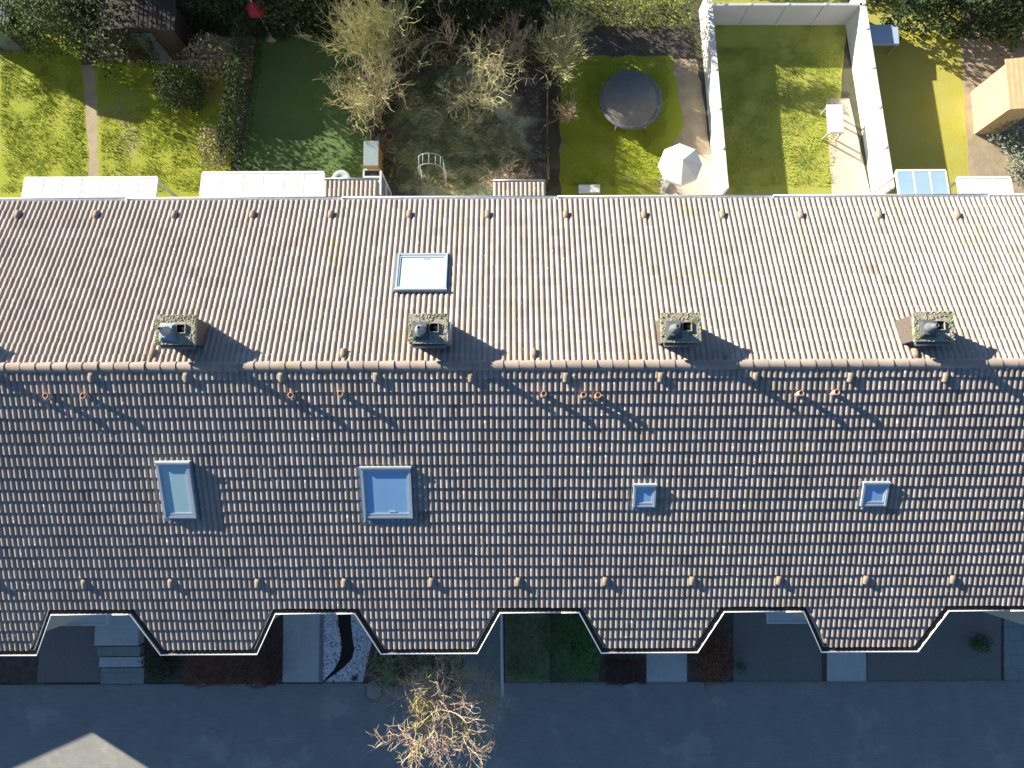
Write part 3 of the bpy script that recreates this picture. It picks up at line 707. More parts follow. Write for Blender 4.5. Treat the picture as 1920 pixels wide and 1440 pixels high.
def hedge(name, p0, p1, w_, h, n, size, m, label, seed, cat='hedge', z=0, group=None):
    rr = random.Random(seed); a = G(*p0); b = G(*p1); e = empty(name, tuple((a + b) / 2), label, cat, group)
    d = b - a; L_ = d.length; x = d.normalized(); y = Vector((-x.y, x.x, 0)); mb = MB(); c = (a + b) / 2
    for i in range(n):
        t = rr.uniform(-.5, .5); u = rr.uniform(-.5, .5); v = rr.random()
        f = rr.random()
        if f < .45: v = 1 - rr.random() ** 2 * .12
        elif f < .85: u = math.copysign(.5 - rr.random() ** 2 * .12, u)
        q = x * t * L_; bumpy = noise.noise(Vector((t * L_ * 1.4, u * 2, seed))) * .22 + noise.noise(Vector((t * L_ * 5, u * 4, v * 3 + seed))) * .10
        p = q + y * (u * w_ * (1 + bumpy)) + Vector((0, 0, max(.03, v * h * (1 + bumpy * .6))))
        s = size * rr.uniform(.5, 1.3); nrm = Vector((rr.gauss(0, 1), rr.gauss(0, 1), rr.gauss(.5, 1))).normalized()
        aa = nrm.orthogonal().normalized(); aa = aa * math.cos(i) + nrm.cross(aa) * math.sin(i); bb = nrm.cross(aa)
        mb.add([p - aa * s, p - bb * s * .5, p + aa * s, p + bb * s * .5], [(0, 1, 2, 3)])
    mb.build('foliage', m, e)
    return e

# front street tree
bare_tree('street_tree', 850, 1277, 6.2, 1.75, M['twigtan'], 'bare tree with sunlit tan and yellow twigs over the street', 'tree', 21,
          trunk_r=.10, lean=(-.02, .38), limbs=22, maxl=4, nb=3, spread=.75, up=.0, clear=.60, r=.032, flat=.5)
# garden trees
bare_bush('shrub', 728, 125, 3.9, 1.4, M['twiggreen'], 'tall dense bare shrub with yellow green twigs at the top of the rough garden', 'shrub', 3, stems=17, maxl=4, r=.026, spread=.38, up=.16, outw=.75)
bare_bush('shrub', 712, 225, 2.9, 1.1, M['twigyellow'], 'dense bare yellowish shrub beside the garden fence above the wooden cupboard', 'shrub', 4, stems=11, maxl=4, r=.02, spread=.5, up=.10, outw=.9)
bare_tree('fruit_tree', 905, 212, 3.3, 1.9, M['twigyellow'], 'bare lichen covered fruit tree standing in the middle of the rough garden', 'tree', 8, trunk_r=.09, lean=(.05, .1), limbs=8, maxl=4, nb=3, spread=.75, up=.06, clear=.36, r=.032, flat=.7)
bare_tree('fruit_tree', 846, 110, 3.0, 1.1, M['twigpink'], 'small half shaded bare tree near the dark hedge behind the fruit tree', 'tree', 15, trunk_r=.06, limbs=6, maxl=3, nb=2, spread=.6, up=.14, clear=.4, r=.026, flat=.8)
bare_bush('shrub', 960, 100, 1.9, 1.1, M['twigpink'], 'low tan bare shrub at the upper right of the rough garden', 'shrub', 12, stems=12, maxl=3, r=.014, spread=.5, outw=.8)
bare_bush('shrub', 1045, 125, 2.6, 1.0, M['twiggreen'], 'pale rounded bare shrub on the boundary left of the trampoline lawn', 'shrub', 13, stems=16, maxl=3, r=.014, spread=.45, outw=.7, nb=4)
bare_bush('shrub', 940, 352, 1.5, .8, M['twigpink'], 'dry pinkish shrub leaning over the right tiled extension roof', 'shrub', 31, stems=12, maxl=3, r=.012, spread=.6, outw=1.1, lean=(.25, -.2))
bare_bush('shrub', 836, 345, 1.1, .35, M['twigpink'], 'small bare sapling at the right foot of the white rose arch', 'shrub', 32, stems=4, maxl=2, r=.010, spread=.4)
bare_bush('shrub', 1062, 225, 1.2, .6, M['twigpink'], 'low reddish bare shrub on the right boundary of the rough garden', 'shrub', 33, stems=10, maxl=3, r=.010, spread=.5)
bush('evergreen_tree', 128, 72, (1.55, 1.45, 1.5), 5200, .07, M['leafgreen'], 'round evergreen tree at the top left lawn corner', 'tree', 41, zc=1.7, trunk=True)
bush('evergreen_tree', 262, 80, (2.0, 1.8, 1.3), 5200, .075, M['leafdark'], 'wide dark evergreen tree beside the shed roof at top left', 'tree', 42, zc=1.5, trunk=True)
bush('shrub', 420, 135, (1.3, .9, .9), 2600, .06, M['leaftan'], 'dry tan shrub glowing in the sun beyond the left lawn', 'shrub', 43)
bush('shrub', 362, 190, (1.0, 0.9, 1.1), 2400, .06, M['leafdark'], 'added dark leaf mound standing in for the round shadow on the left lawn', 'shrub', 44)  # dark foliage added where a round cast shadow lies on the lawn
bush('shrub', 418, 292, (.65, .9, .8), 1500, .05, M['leaftan'], 'beige ornamental grass clump at the left lawn end', 'shrub', 45)
hedge('hedge', (486, 60), (452, 330), .5, 1.9, 6500, .05, M['leafdark'], 'tall narrow dark hedge dividing the left lawn from the shaded lawn', 51)
hedge('hedge', (480, 22), (1015, 20), 2.4, 3.0, 24000, .12, M['leafdark'], 'long dark evergreen hedge closing the rough garden at the top', 52)
hedge('hedge', (1030, 30), (1288, 30), 1.0, 2.6, 8000, .06, M['leafyellow'], 'clipped yellow green hedge at the top above the trampoline lawn', 53)
hedge('hedge', (1640, 30), (1905, 36), 1.8, 2.2, 9000, .09, M['leafdark'], 'dark hedge at the top right behind the yellow lawn', 54)
hedge('hedge', (1335, -50), (1640, -50), .8, 1.0, 4000, .06, M['leafyellow'], 'strip of yellow green hedge beyond the white panel fence', 55)
hedge('hedge', (-160, 20), (190, -5), 1.2, 2.4, 5000, .07, M['leafdark'], 'dark hedge beyond the round evergreen tree at top left', 56)
hedge('hedge', (190, 10), (480, 16), 2.4, 2.0, 12000, .09, M['leafdark'], 'dark thicket between shed and red parasol at the top', 57)
bush('shrub', 1885, 250, (1.0, 1.0, .7), 1500, .06, M['leafsage'], 'sage green shrub at the right edge below the orange shed', 'shrub', 46)
bush('shrub', 1905, 320, (.7, .7, .6), 1000, .05, M['leafsage'], 'small sage green shrub beside the right edge terrace', 'shrub', 47)
bush('shrub', 1880, 70, (1.2, 1.0, 1.1), 1500, .07, M['leafgreen'], 'green shrub at the top right corner above the orange shed', 'shrub', 48)
# street side planting
bush('hedge', 1080, 1205, (1.05, 1.35, .65), 9000, .03, M['leafbox'], 'tall rounded dark green box hedge in front of the house right of centre', 'hedge', 61)
hedge('hedge', (362, 1250), (528, 1250), .9, .8, 4500, .04, M['leafbrown'], 'low brown leaved hedge left of the blue grey path', 62)
hedge('hedge', (522, 1160), (522, 1270), .35, 1.0, 2000, .04, M['leafred'], 'narrow dark hedge along the left edge of the blue grey path', 63)
bush('shrub', 315, 1240, (.7, .6, .5), 1500, .04, M['leafdark'], 'dark shrub beside the broad entrance steps', 'shrub', 64)
hedge('hedge', (1132, 1256), (1206, 1256), .7, .6, 2500, .035, M['leafred'], 'dark red leaved hedge left of the path right of centre', 65)
bush('shrub', 1330, 1225, (.75, 1.0, .55), 4200, .04, M['leafbrown'], 'rust brown beech shrub right of the path under the right bay', 'shrub', 66)
bush('shrub', 1388, 1250, (.2, .2, .25), 400, .03, M['leafsage'], 'tiny pale green plant at the corner of the gravel yard', 'shrub', 67)
bush('shrub', 1830, 1203, (.35, .35, .35), 900, .035, M['leafgreen'], 'small round green shrub alone on the right gravel yard', 'shrub', 68)
bare_bush('shrub', 905, 1255, 1.5, .6, M['twiggreen'], 'thin young shrub with long arching twigs on the central path edge', 'shrub', 34, stems=6, maxl=1, r=.008, spread=.4, outw=1.2)
def thicket(px0, px1, py0, py1, n, seed, label, lm=M['leafbox'], tw=M['twigpink']):
    rr = random.Random(seed); c = G((px0 + px1) / 2, (py0 + py1) / 2); e = empty('shrub', tuple(c), label, 'shrub')
    a, b = G(px0, py1), G(px1, py0); mb = MB()
    for i in range(n):
        p = Vector((rr.uniform(a.x, b.x) - c.x, rr.uniform(a.y, b.y) - c.y, 0))
        grow(mb, rr, p, Vector((rr.gauss(0, .8), rr.gauss(0, .8), .8)).normalized(), rr.uniform(.3, .7), .007, 1, 3, .5, .0, 2)
    mb.build('twigs', tw, e); lf = MB()
    for i in range(int(n * 26)):
        p = Vector((rr.uniform(a.x, b.x) - c.x, rr.uniform(a.y, b.y) - c.y, 0)); nz = noise.noise(p * 1.6)
        if nz < -.05: continue
        p.z = rr.uniform(.05, .3 + .5 * nz); s = rr.uniform(.015, .04); nn = Vector((rr.gauss(0, .6), rr.gauss(0, .6), 1)).normalized(); aa = nn.orthogonal(); bb = nn.cross(aa)
        lf.add([p - aa * s, p - bb * s * .5, p + aa * s, p + bb * s * .5], [(0, 1, 2, 3)])
    lf.build('foliage', lm, e)
thicket(692, 868, 1225, 1286, 150, 71, 'tangled low green and bare shrubs below the central bay')
thicket(760, 1010, 70, 130, 90, 72, 'low tangled scrub in front of the long dark hedge', M['leafgreen'], M['twigyellow'])
thicket(752, 850, 135, 205, 50, 73, 'low patchy scrub left of the fruit tree', M['leafgreen'], M['twigdark'])
thicket(715, 750, 190, 345, 40, 74, 'weedy strip with low stems along the left bed of the rough garden', M['leafgreen'], M['twigdark'])

# rough grass, lawns: blades nobody could count
def blades(name, polys, n, hmin, hmax, wd, m, seed, flop=.7):
    rr = random.Random(seed); mb = MB()
    for poly in polys:
        pp = [G(x, y) for x, y in poly]; xs = [p.x for p in pp]; ys = [p.y for p in pp]; k = 0
        while k < n:
            x, y = rr.uniform(min(xs), max(xs)), rr.uniform(min(ys), max(ys)); ins = False; j = len(pp) - 1
            for i in range(len(pp)):
                if (pp[i].y > y) != (pp[j].y > y) and x < (pp[j].x - pp[i].x) * (y - pp[i].y) / (pp[j].y - pp[i].y) + pp[i].x: ins = not ins
                j = i
            if not ins: continue
            k += 1
            if noise.noise(Vector((x * 1.3, y * 1.3, seed))) < rr.uniform(-.6, .25) : continue
            th = noise.noise(Vector((x * .8, y * .8, 3.3))) * 9 + rr.gauss(0, .7); h = rr.uniform(hmin, hmax)
            dx, dy = math.cos(th), math.sin(th); f = flop * rr.uniform(.4, 1.2) * h; w2 = wd * rr.uniform(.6, 1.4)
            mb.add([(x - dy * w2, y + dx * w2, .012), (x + dy * w2, y - dx * w2, .012), (x + dx * f * .5 + dy * w2 * .8, y + dy * f * .5 - dx * w2 * .8, h * .75), (x + dx * f * 1.4, y + dy * f * 1.4, h * .8)], [(0, 1, 2), (0, 2, 3)])
    o = mb.build(name, m); return tag(o, kind='stuff')
blades('rough_grass_blades', [[(750, 150), (860, 130), (1000, 300), (900, 350), (740, 350)]], 17000, .05, .17, .008, M['blade'], 81, 1.6)
blades('dry_leaf_litter', [[(700, 60), (1015, 60), (1015, 345), (715, 345)]], 4500, .03, .07, .016, M['leaftan'], 82, 1.5)
blades('lawn_grass_blades', [[(0, 60), (150, 75), (165, 360), (0, 360)], [(185, 130), (440, 160), (430, 360), (190, 360)], [(1055, 105), (1262, 105), (1240, 350), (1055, 350)], [(1340, 90), (1580, 90), (1560, 350), (1350, 350)]], 15000, .03, .08, .009, M['bladeg'], 83)
blades('front_grass_blades', [[(948, 1150), (1030, 1150), (1031, 1277), (948, 1277)]], 2600, .03, .08, .007, M['bladed'], 84, 1.8)

# ------------------------------------------------------------------ walls, fences, garden things
def wall_line(name, p0, p1, h, t, m, label, cat='garden wall', posts=0, z0=0, group=None):
    a, b = G(*p0), G(*p1); c = (a + b) / 2; e = empty(name, tuple(c), label, cat, group); d = b - a; x = d.normalized()
    mb = MB(); mb.bar(a - c + Vector((0, 0, h / 2)), b - c + Vector((0, 0, h / 2)), t, h); mb.build('panel', m, e)
    cp = MB(); cp.bar(a - c + Vector((0, 0, h + .02)), b - c + Vector((0, 0, h + .02)), t + .05, .035); cp.build('coping', m, e)
    for i in range(posts + 1 if posts else 0):
        q = (a - c).lerp(b - c, i / posts); pm = MB(); pm.box(q.x - .05, q.x + .05, q.y - .05, q.y + .05, 0, h + .06); pm.build('post', m, e)
    return e
wall_line('garden_wall', (1314, 20), (1345, 375), 1.12, .16, M['white'], 'white garden wall left of the straw coloured lawn', posts=5)
wall_line('garden_wall', (1585, 20), (1640, 375), 1.25, .18, M['white'], 'thick white garden wall left of the yellow lawn', posts=5)
wall_line('panel_fence', (1320, 46), (1590, 46), 1.25, .05, M['panel'], 'pale grey panel fence closing the straw coloured lawn at the top', 'fence', posts=4)
def slat_fence(p0, p1, h, m, label, n):
    a, b = G(*p0), G(*p1); c = (a + b) / 2; e = empty('fence', tuple(c), label, 'fence')
    bd = MB(); L_ = (b - a).length; k = int(L_ / .14)
    for i in range(k):
        q = (a - c).lerp(b - c, (i + .5) / k); x = (b - a).normalized(); bd.obox(q + Vector((0, 0, h / 2 + .05 + (i % 3) * .004)), x * .06, Vector((-x.y, x.x, 0)) * .011, Vector((0, 0, h / 2)))
    bd.build('boards', m, e)
    for i in range(n + 1):
        q = (a - c).lerp(b - c, i / n); pm = MB(); pm.box(q.x - .045, q.x + .045, q.y + .02, q.y + .11, 0, h + .12); pm.build('post', m, e)
slat_fence((1022, 40), (1026, 360), 1.1, M['fence'], 'low dark board fence between the rough garden and the trampoline lawn', 6)
slat_fence((690, 40), (712, 250), .9, M['fence'], 'dark board fence behind the yellow green shrubs', 4)

def extension(px0, px1, pyt, h, label, xr=None):
    "low tiled lean-to on the garden side"
    a = G(px0, pyt, h); b = G(px1, pyt, h); y0, y1 = YU + .003, a.y; e = empty('extension', (a.x, y0, 0), label, 'extension')
    W_ = b.x - a.x; D_ = y1 - y0; mb = MB(); mb.box(.1, W_ - .1, 0, D_ - .25, 0, h - .02); mb.build('wall', M['wall'], e)
    k = int(round(W_ / PITCH / 2)); rr = random.Random(int(px0)); t = MB(); t.tone = []
    P = W_ / (k * 2); prof = [(P * (j + a_), hh) for j in range(2) for a_, hh in PROF] + [(2 * P, 0)]; n = len(prof); sl = .14; rows = int(D_ / .33) + 1; g_ = D_ / rows
    for r in range(rows):
        for c in range(k):
            tt = rr.gauss(0, 1); vs = []
            for s_, nn in ((r * g_ - (.03 if r else 0), .0), ((r + 1) * g_, .028)):
                for u, hh in prof: vs.append((c * 2 * P + u, s_, h + .25 + (D_ - s_) * sl + nn + hh))
            vs += vs[n:2 * n]
            for u, hh in prof: vs.append((c * 2 * P + u, (r + 1) * g_, h + .25 + (D_ - (r + 1) * g_) * sl + hh - .01))
            t.add(vs, [(i, i + 1, n + i + 1, n + i)[::-1] for i in range(n - 1)] , True); b0 = len(t.v) - len(vs)
            t.f += [(b0 + 2 * n + i, b0 + 3 * n + i, b0 + 3 * n + i + 1, b0 + 2 * n + i + 1) for i in range(n - 1)]; t.sm += [False] * (n - 1)
            t.tone += [max(-2, min(2, tt))] * len(vs)
    kk = len(t.v); t.add([(0, 0, h + .24 + D_ * sl), (W_, 0, h + .24 + D_ * sl), (W_, D_ - .02, h + .24), (0, D_ - .02, h + .24), (0, 0, h), (W_, 0, h), (W_, D_ - .02, h), (0, D_ - .02, h)],
        [(0, 1, 2, 3), (7, 6, 5, 4), (0, 4, 5, 1), (1, 5, 6, 2), (2, 6, 7, 3), (3, 7, 4, 0)]); t.tone += [0] * (len(t.v) - kk)
    t.build('roof', M['tile'], e)
    gt = MB(); gutter(gt, [(0, D_ + .06, h + .22), (W_, D_ + .06, h + .22)], 1, .055); gt.build('gutter', M['zinc'], e)
extension(612, 711, 345, 2.5, 'small lean-to with moss edged brown tiles left of the rough garden')
extension(925, 1022, 348, 2.5, 'tiled lean-to under the dry pinkish shrub')
# satellite dish on the lean-to wall
p = G(640, 336, 2.6); e = empty('satellite_dish', (p.x, p.y, 2.6), 'pale satellite dish beside the left lean-to roof', 'satellite dish')
mb = MB(); mb.lathe((0, 0, 0), [(.02, -.06), (.2, -.03), (.33, .04), (.32, .05), (.18, -.015), (.01, -.04)], 24); mb.build('reflector', M['dish'], e)
mb = MB(); mb.tube([(0, 0, -.05), (0, -.15, -.5), (0, -.3, -.6)], .025, 6); mb.build('mast', M['zinc'], e)
mb = MB(); mb.tube([(0, -.3, 0), (0, -.05, .28)], .012, 6); mb.build('arm', M['zinc'], e)

def awning(px0, px1, pyt, h, m, label, n=6, posts=True):
    a = G(px0, pyt, h); b = G(px1, pyt, h); y0, y1 = YU + .01, a.y; W_ = b.x - a.x; D_ = y1 - y0
    e = empty('terrace_canopy', (a.x, y0, 0), label, 'canopy'); mb = MB(); hs_ = h + .35
    fr = MB()
    for i in range(n + 1):
        x = W_ * i / n; fr.bar((x, 0, hs_), (x, D_, h), .05, .09)
    fr.bar((0, D_ + .03, h), (W_, D_ + .03, h), .08, .1)
    if posts:
        for x in (.05, W_ - .05): fr.box(x - .04, x + .04, D_ - .12, D_ - .04, 0, h - .06)
    fr.build('frame', M['white'], e)
    for i in range(n):
        x0, x1 = W_ * i / n + .027, W_ * (i + 1) / n - .027
        mb = MB(); mb.add([(x0, .02, hs_ + .02), (x1, .02, hs_ + .02), (x1, D_ - .02, h + .02), (x0, D_ - .02, h + .02), (x0, .02, hs_ + .04), (x1, .02, hs_ + .04), (x1, D_ - .02, h + .04), (x0, D_ - .02, h + .04)],
            [(3, 2, 1, 0), (4, 5, 6, 7), (0, 1, 5, 4), (1, 2, 6, 5), (2, 3, 7, 6), (3, 0, 4, 7)]); mb.build('panel', m, e)
awning(48, 296, 336, 2.6, M['awning'], 'long white terrace canopy at the lower left lawn', 7)
awning(380, 608, 326, 2.6, M['awning'], 'bright white terrace canopy below the shaded lawn', 6)
awning(1680, 1772, 322, 2.5, M['canopyglass'], 'blue glass terrace canopy below the yellow lawn', 3)
awning(1795, 1893, 335, 2.5, M['awning'], 'white terrace canopy at the right picture edge', 3)
def front_canopy(px0, px1, py, m, label, h=2.5):
    a = G(px0, py, h); b = G(px1, py, h); e = empty('door_canopy', (a.x, YL, h), label, 'canopy'); W_ = b.x - a.x; D_ = YL - a.y
    mb = MB(); mb.box(0, W_, -D_, -.01, .0, .05); mb.build('panel', m, e)
    fr = MB(); fr.box(-.04, -.002, -D_, -.01, -.03, .07); fr.box(W_ + .002, W_ + .04, -D_, -.01, -.03, .07); fr.box(-.04, W_ + .04, -D_ - .05, -D_ - .002, -.03, .07); fr.build('frame', M['white'], e)
front_canopy(1440, 1513, 1166, M['awning'], 'pale door canopy under the eave right of the wide gravel yard')
front_canopy(92, 200, 1170, M['awning'], 'pale door canopy above the gravel left of the entrance steps')
# wooden cupboard with felt top + cold frame + glazed screen
p = G(709, 310, 1.25); q = G(682, 264, 1.25); e = empty('garden_cupboard', (q.x, p.y, 0), 'honey wooden cupboard with flat grey green felt top beside the rough garden', 'cupboard')
W_, D_ = p.x - q.x, q.y - p.y
mb = MB(); mb.box(.04, W_ - .03, .04, D_ - .04, 0, 1.2); mb.build('body', M['wood'], e)
mb = MB(); mb.box(0, W_, 0, D_, 1.203, 1.25); mb.build('top', M['felt'], e)
mb = MB(); mb.box(W_ - .028, W_ - .005, .1, D_ / 2 - .01, .08, 1.12); mb.build('door', M['wood'], e)
mb = MB(); mb.box(W_ - .028, W_ - .005, D_ / 2 + .01, D_ - .1, .08, 1.12); mb.build('door', M['wood'], e)
p = G(711, 340, .9); q = G(681, 316, .9); e = empty('cold_frame', (q.x, p.y, 0), 'white framed cold frame between cupboard and lean-to', 'cold frame')
W_, D_ = p.x - q.x, q.y - p.y
mb = MB(); mb.box(.03, W_ - .03, .03, D_ - .03, 0, .7); mb.build('box', M['cowl'], e)
mb = MB()
for A, B in (((0, 0), (W_, 0)), ((0, D_), (W_, D_)), ((0, 0), (0, D_)), ((W_, 0), (W_, D_)), ((0, D_ * .35), (W_, D_ * .35))): mb.bar((A[0], A[1], .9 if A[1] < D_ * .5 and B[1] < D_ * .5 else .8), (B[0], B[1], .9 if B[1] < D_ * .5 else .8), .05, .05)
for x in (0, W_):
    for y in (0, D_): mb.box(x - .025, x + .025, y - .025, y + .025, 0, .77)
mb.build('frame', M['white'], e)
mb = MB(); mb.box(.03, W_ - .03, .03, D_ - .03, .72, .74); mb.build('lid', M['glass'], e)
a = G(714, 322, 2.2); e = empty('glazed_screen', (a.x, YU + .02, 0), 'upright glazed screen wall between the left lean-to and the rough garden', 'screen')
D_ = a.y - YU; mb = MB()
for z in (.05, 1.1, 2.2): mb.bar((0, 0, z), (0, D_, z), .06, .07)
for i in range(4): mb.box(-.03, .03, D_ * i / 3 - .03, D_ * i / 3 + .03, .0, 2.16)
mb.build('frame', M['white'], e); mb = MB(); mb.box(-.01, .01, .04, D_ - .04, .1, 2.14); mb.build('pane', M['canopyglass'], e)
# rose arch
a = G(771, 343); b = G(834, 352); c = (a + b) / 2; e = empty('rose_arch', tuple(c), 'white metal rose arch standing in the rough garden', 'garden arch')
H = 2.25; hw = G(830, 298, 2.1).x - G(783, 298, 2.1).x; ym = G(800, 298, 2.2).y; e.location = (G(805, 298, 2.1).x, ym, 0); hw /= 2; dd_ = .2
for sgn in (-1, 1):
    mb = MB(); pts = [(-hw, sgn * dd_, 0), (-hw, sgn * dd_, 1.75)] + [(-hw * math.cos(t), sgn * dd_, 1.75 + .5 * math.sin(t)) for t in [math.pi * i / 12 for i in range(1, 12)]] + [(hw, sgn * dd_, 1.75), (hw, sgn * dd_, 0)]
    mb.tube(pts, .011, 6); mb.build('hoop', M['dish'], e)
for i in range(1, 6):
    t = math.pi * i / 6; mb = MB(); mb.tube([(-hw * math.cos(t), -dd_, 1.75 + .5 * math.sin(t)), (-hw * math.cos(t), dd_, 1.75 + .5 * math.sin(t))], .010, 6); mb.build('rung', M['dish'], e)
for sx in (-1, 1):
    for z in (.3, .7, 1.1, 1.5): mb = MB(); mb.tube([(sx * hw, -dd_, z), (sx * hw, dd_, z)], .009, 6); mb.build('rung', M['dish'], e)
# pots
def pot(px, py, r, label, m=M['terra'], plant=None):
    p = G(px, py, .3); p.z = 0; e = empty('flower_pot', tuple(p), label, 'flower pot')
    mb = MB(); mb.lathe((0, 0, 0), [(r * .65, 0), (r * .95, r * 1.5), (r * 1.08, r * 1.52), (r * 1.08, r * 1.8), (r * .9, r * 1.8), (r * .88, r * 1.4)], 18); mb.build('pot', m, e)
    mb = MB(); mb.lathe((0, 0, r * 1.38), [(r * .87, 0), (r * .5, .01), (.01, .012)], 14); mb.build('potting_soil', M['darksoil'], e)
    if plant: mb = MB(); leaves(mb, random.Random(int(px)), (0, 0, r * 2.0), (r, r, r * .6), 60, .03); mb.build('plant', plant, e)
pot(729, 255, .16, 'larger terracotta flower pot on the bed above the cupboard')
pot(712, 276, .12, 'small terracotta flower pot next to the cupboard', plant=M['leafgreen'])
pot(734, 318, .09, 'little pot with yellow green primrose below the cupboard', plant=M['leafyellow'])
pot(732, 326, .07, 'tiny pot with pale flowers near the cold frame', plant=M['white'])
pot(730, 303, .10, 'dark pot with red leaves between cupboard and rose arch', m=M['leafred'], plant=M['leafred'])
# trampoline
p = G(1183, 188, .6); e = empty('trampoline', (p.x, p.y, 0), 'round grey trampoline on the lawn right of the rough garden', 'trampoline')
r_ = 1.22; mb = MB(); mb.lathe((0, 0, .62), [(.01, 0), (r_ - .16, 0), (r_ - .16, .012), (.01, .012)], 40); mb.build('jumping_mat', M['tramp'], e)
mb = MB(); mb.lathe((0, 0, .6), [(r_ - .155, 0), (r_, 0), (r_ + .01, .03), (r_ - .155, .035)], 40); mb.f.pop(); mb.sm.pop(); mb.build('edge_pad', M['cowl'], e)
for i in range(6):
    a = i * math.pi / 3; mb = MB(); mb.tube([(r_ * .96 * math.cos(a), r_ * .96 * math.sin(a), 0), (r_ * .94 * math.cos(a), r_ * .94 * math.sin(a), .6)], .025, 6); mb.build('leg', M['zinc'], e)
# parasol (white) and red parasol
def parasol(px, py, h, r, m, label, n=8):
    p = G(px, py, h); e = empty('parasol', (p.x, p.y, 0), label, 'parasol')
    mb = MB(); vs = [(0, 0, h + .38)] + [(r * math.cos(2 * math.pi * i / n), r * math.sin(2 * math.pi * i / n), h) for i in range(n)] + [(r * math.cos(2 * math.pi * i / n), r * math.sin(2 * math.pi * i / n), h - .14) for i in range(n)]
    mb.add(vs, [(0, 1 + i, 1 + (i + 1) % n) for i in range(n)] + [(1 + i, 1 + n + i, 1 + n + (i + 1) % n, 1 + (i + 1) % n) for i in range(n)]); mb.build('canopy', m, e)
    mb = MB(); mb.tube([(0, 0, 0), (0, 0, h + .45)], .025, 8); mb.build('pole', M['zinc'], e)
    mb = MB(); mb.lathe((0, 0, 0), [(.25, 0), (.25, .06), (.05, .1), (.04, .3)], 16); mb.build('base', M['kerb'], e)
parasol(1276, 308, 2.2, .8, M['white'], 'white parasol on the pale terrace left of the white wall')
parasol(478, 14, 1.9, .38, M['red'], 'small red parasol at the top edge by the dark hedge', 6)
def table(px0, px1, py0, py1, h, m, name, label, cat):
    a = G(px0, py1, h); b = G(px1, py0, h); e = empty(name, (a.x, a.y, 0), label, cat); W_, D_ = b.x - a.x, b.y - a.y
    mb = MB(); mb.box(0, W_, 0, D_, h - .05, h); mb.box(.03, W_ - .03, .03, D_ - .03, h, h + .03); mb.build('top', m, e)
    for x in (.06, W_ - .06):
        for y in (.06, D_ - .06): mb = MB(); mb.box(x - .03, x + .03, y - .03, y + .03, 0, h - .05); mb.build('leg', M['zinc'], e)
table(1626, 1684, 46, 84, .75, M['bluebox'], 'garden_table', 'pale blue garden table right of the thick white wall', 'table')
table(1553, 1580, 196, 250, .7, M['white'], 'garden_table', 'white garden table on the narrow terrace left of the thick wall', 'table')
table(1085, 1125, 346, 362, .45, M['white'], 'garden_bench', 'white garden bench at the eave below the trampoline lawn', 'bench')
# sheds
def shed(px0, px1, py0, py1, h, rm, wm, label, tilt=.25):
    a = G(px0, py1, h); b = G(px1, py0, h); e = empty('garden_shed', (a.x, a.y, 0), label, 'shed'); W_, D_ = b.x - a.x, b.y - a.y
    mb = MB(); mb.add([(.12, .1, 0), (W_ - .12, .1, 0), (W_ - .12, D_ - .1, 0), (.12, D_ - .1, 0), (.12, .1, h - .05), (W_ - .12, .1, h - .05), (W_ - .12, D_ - .1, h - .05), (.12, D_ - .1, h - .05), (W_ / 2, .1, h + tilt - .05), (W_ / 2, D_ - .1, h + tilt - .05)],
        [(0, 1, 5, 8, 4), (2, 3, 7, 9, 6), (1, 2, 6, 5), (3, 0, 4, 7)]); mb.build('wall', wm, e)
    k = 9; mb = MB()
    for sx in (-1, 1):
        for i in range(k):
            t0, t1 = i / k, (i + 1) / k; x0, x1 = W_ / 2 * (1 + sx * t0), W_ / 2 * (1 + sx * t1); z0, z1 = h + tilt * (1 - t0), h + tilt * (1 - t1)
            mb.add([(x0, 0, z0), (x1, 0, z1 + .012), (x1, D_, z1 + .012), (x0, D_, z0), (x0, 0, z0 - .03), (x1, 0, z1 - .03), (x1, D_, z1 - .03), (x0, D_, z0 - .03)], [(0, 1, 2, 3), (7, 6, 5, 4), (0, 4, 5, 1), (1, 5, 6, 2), (2, 6, 7, 3), (3, 7, 4, 0)])
    mb.build('roof', rm, e); mb = MB(); mb.box(W_ / 2 - .4, W_ / 2 + .4, .06, .098, .02, 1.85); mb.build('door', M['door'], e)
shed(185, 330, 0, 58, 2.1, M['darkfelt'], M['fence'], 'dark roofed garden shed at the top left of the garden')
shed(1893, 2040, 110, 205, 2.2, M['orange'], M['orange'], 'orange boarded garden shed cut by the right picture edge')
shed(-90, 18, 8, 44, 1.9, M['felt'], M['fence'], 'blue grey roofed shed in the top left corner')
# street objects
p = G(701, 1297); e = empty('manhole_cover', (p.x, p.y, .005), 'round manhole cover with a reddish ring in the street', 'manhole cover')
mb = MB(); mb.lathe((0, 0, 0), [(.37, 0), (.37, .006), (.01, .007)], 40, False); mb.build('ring', M['ring'], e)
mb = MB(); mb.lathe((0, 0, .0075), [(.30, 0), (.30, .004), (.01, .005)], 40, False); mb.build('cover', M['iron'], e)
mb = MB()
for i in range(28):
    a = i * 2 * math.pi / 28; mb.obox((.275 * math.cos(a), .275 * math.sin(a), .0135), Vector((-math.sin(a), math.cos(a), 0)) * .019, Vector((math.cos(a), math.sin(a), 0)) * .014, Vector((0, 0, .0012)))
mb.build('slots', M['black'], e)
e = wall_line('entrance_screen', (941, 1120), (943, 1281), 1.5, .05, M['white'], 'slim white topped screen between central path and front lawn', 'screen')
for i in range(11):
    p = G(609 + 6.6 * i, 1281); mb = MB(); r_ = .055; mb.lathe((0, 0, 0), [(r_, 0), (r_ * .95, .04), (r_ * .6, .07), (.005, .08)], 10)
    o = mb.build('edging_stone', M['kerb'], None, (0, 0, 0)); o.location = (p.x, p.y, .01); o.scale = (1.1, .8, 1); tag(o, 'small rounded pale stone edging the white gravel bed at the street', 'edging stone', 'edging stones of the white gravel bed')
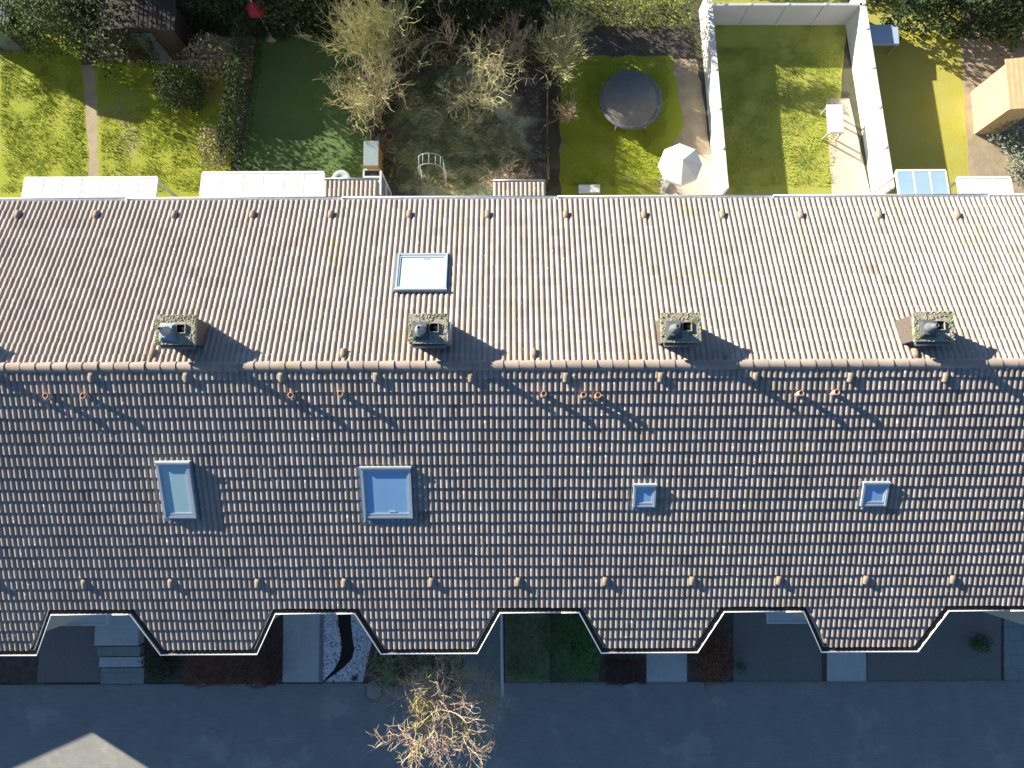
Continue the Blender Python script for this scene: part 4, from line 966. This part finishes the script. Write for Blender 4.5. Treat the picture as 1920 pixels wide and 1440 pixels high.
p = G(665, 1271); mb = MB(); mb.lathe((0, 0, .01), [(.07, 0), (.10, .04), (.085, .10), (.07, .105), (.055, .05)], 14); o = mb.build('lantern_bowl', M['glass']); o.location = p; tag(o, 'small black bowl on the white gravel bed', 'bowl')
p = G(195, 20, 0); e = empty('washing_line_pole', tuple(p), 'pale upright pole beside the dark shed at top left', 'pole')
mb = MB(); mb.tube([(0, 0, 0), (0, 0, 2.3)], .035, 8); mb.build('pole', M['white'], e)
mb = MB(); mb.bar((-.3, 0, 2.32), (.3, 0, 2.32), .03, .03); mb.build('crossbar', M['white'], e)

SH = Vector((SDIR.x, SDIR.y, 0)) / SDIR.z * 3.0  # unseen block added out of view; its edge shapes the lit street patch
A, B = G(175, 1375) + SH, G(30, 1440) + SH; dv = (B - A).normalized(); pv = Vector((dv.y, -dv.x, 0)); pv = pv if pv.y > 0 else -pv
e = empty('blocker', tuple(A), 'added unseen block beyond the left picture edge, shaping the sunlit street patch', 'blocker')
c1 = dv * 3.2; c0 = Vector((0, 0, 0)); w_ = pv * 1.6
mb = MB(); mb.slab([c0, c1 * 2, c1 * 2 + w_, w_], 0, 2.9); mb.build('wall', M['wall'], e)
mb = MB(); mb.slab([c0, c1 * 2, c1 * 2 + w_, w_], 2.903, 3.0); mb.build('roof', M['felt'], e)
# tall conifers beyond the top edge; their shade lies over the gardens
for i, (px, py, hh, lb) in enumerate(((92, -96, 6.6, 'left tall conifer beyond the top edge of the gardens'), (160, -100, 6.9, 'middle tall conifer beyond the top edge of the gardens'), (222, -88, 6.3, 'right tall conifer beyond the top edge of the gardens'))):
    b = G(px, py); e = empty('conifer', tuple(b), lb, 'tree', 'conifers beyond the gardens'); rr = random.Random(90 + i); mb = MB()
    for k in range(9):
        z = hh * (k + .6) / 9.4; leaves(mb, rr, (0, 0, z), (1.45 * (1 - .55 * k / 9), 1.45 * (1 - .55 * k / 9), hh / 13), 420, .11, shell=.3)
    mb.build('crown', M['leafdark'], e); mb = MB(); mb.tube([(0, 0, 0), (0, 0, hh * .95)], [.14, .03], 8); mb.build('trunk', M['bark'], e)

# small fallen leaves and grit on the street
rr = random.Random(5); mb = MB(); a_, b_ = G(0, 1440), G(1920, 1290)
for i in range(700):
    x, y, q = rr.uniform(a_.x, b_.x), YK - .03 - abs(rr.gauss(0, 2.2)), rr.uniform(.008, .026); t = rr.uniform(0, 6)
    mb.add([(x + q * math.cos(t), y + q * math.sin(t), .009), (x - q * .6 * math.sin(t), y + q * .6 * math.cos(t), .012), (x - q * math.cos(t), y - q * math.sin(t), .009), (x + q * .6 * math.sin(t), y - q * .6 * math.cos(t), .011)], [(0, 1, 2, 3)])
tag(mb.build('fallen_leaves', M['leaftan']), kind='stuff')
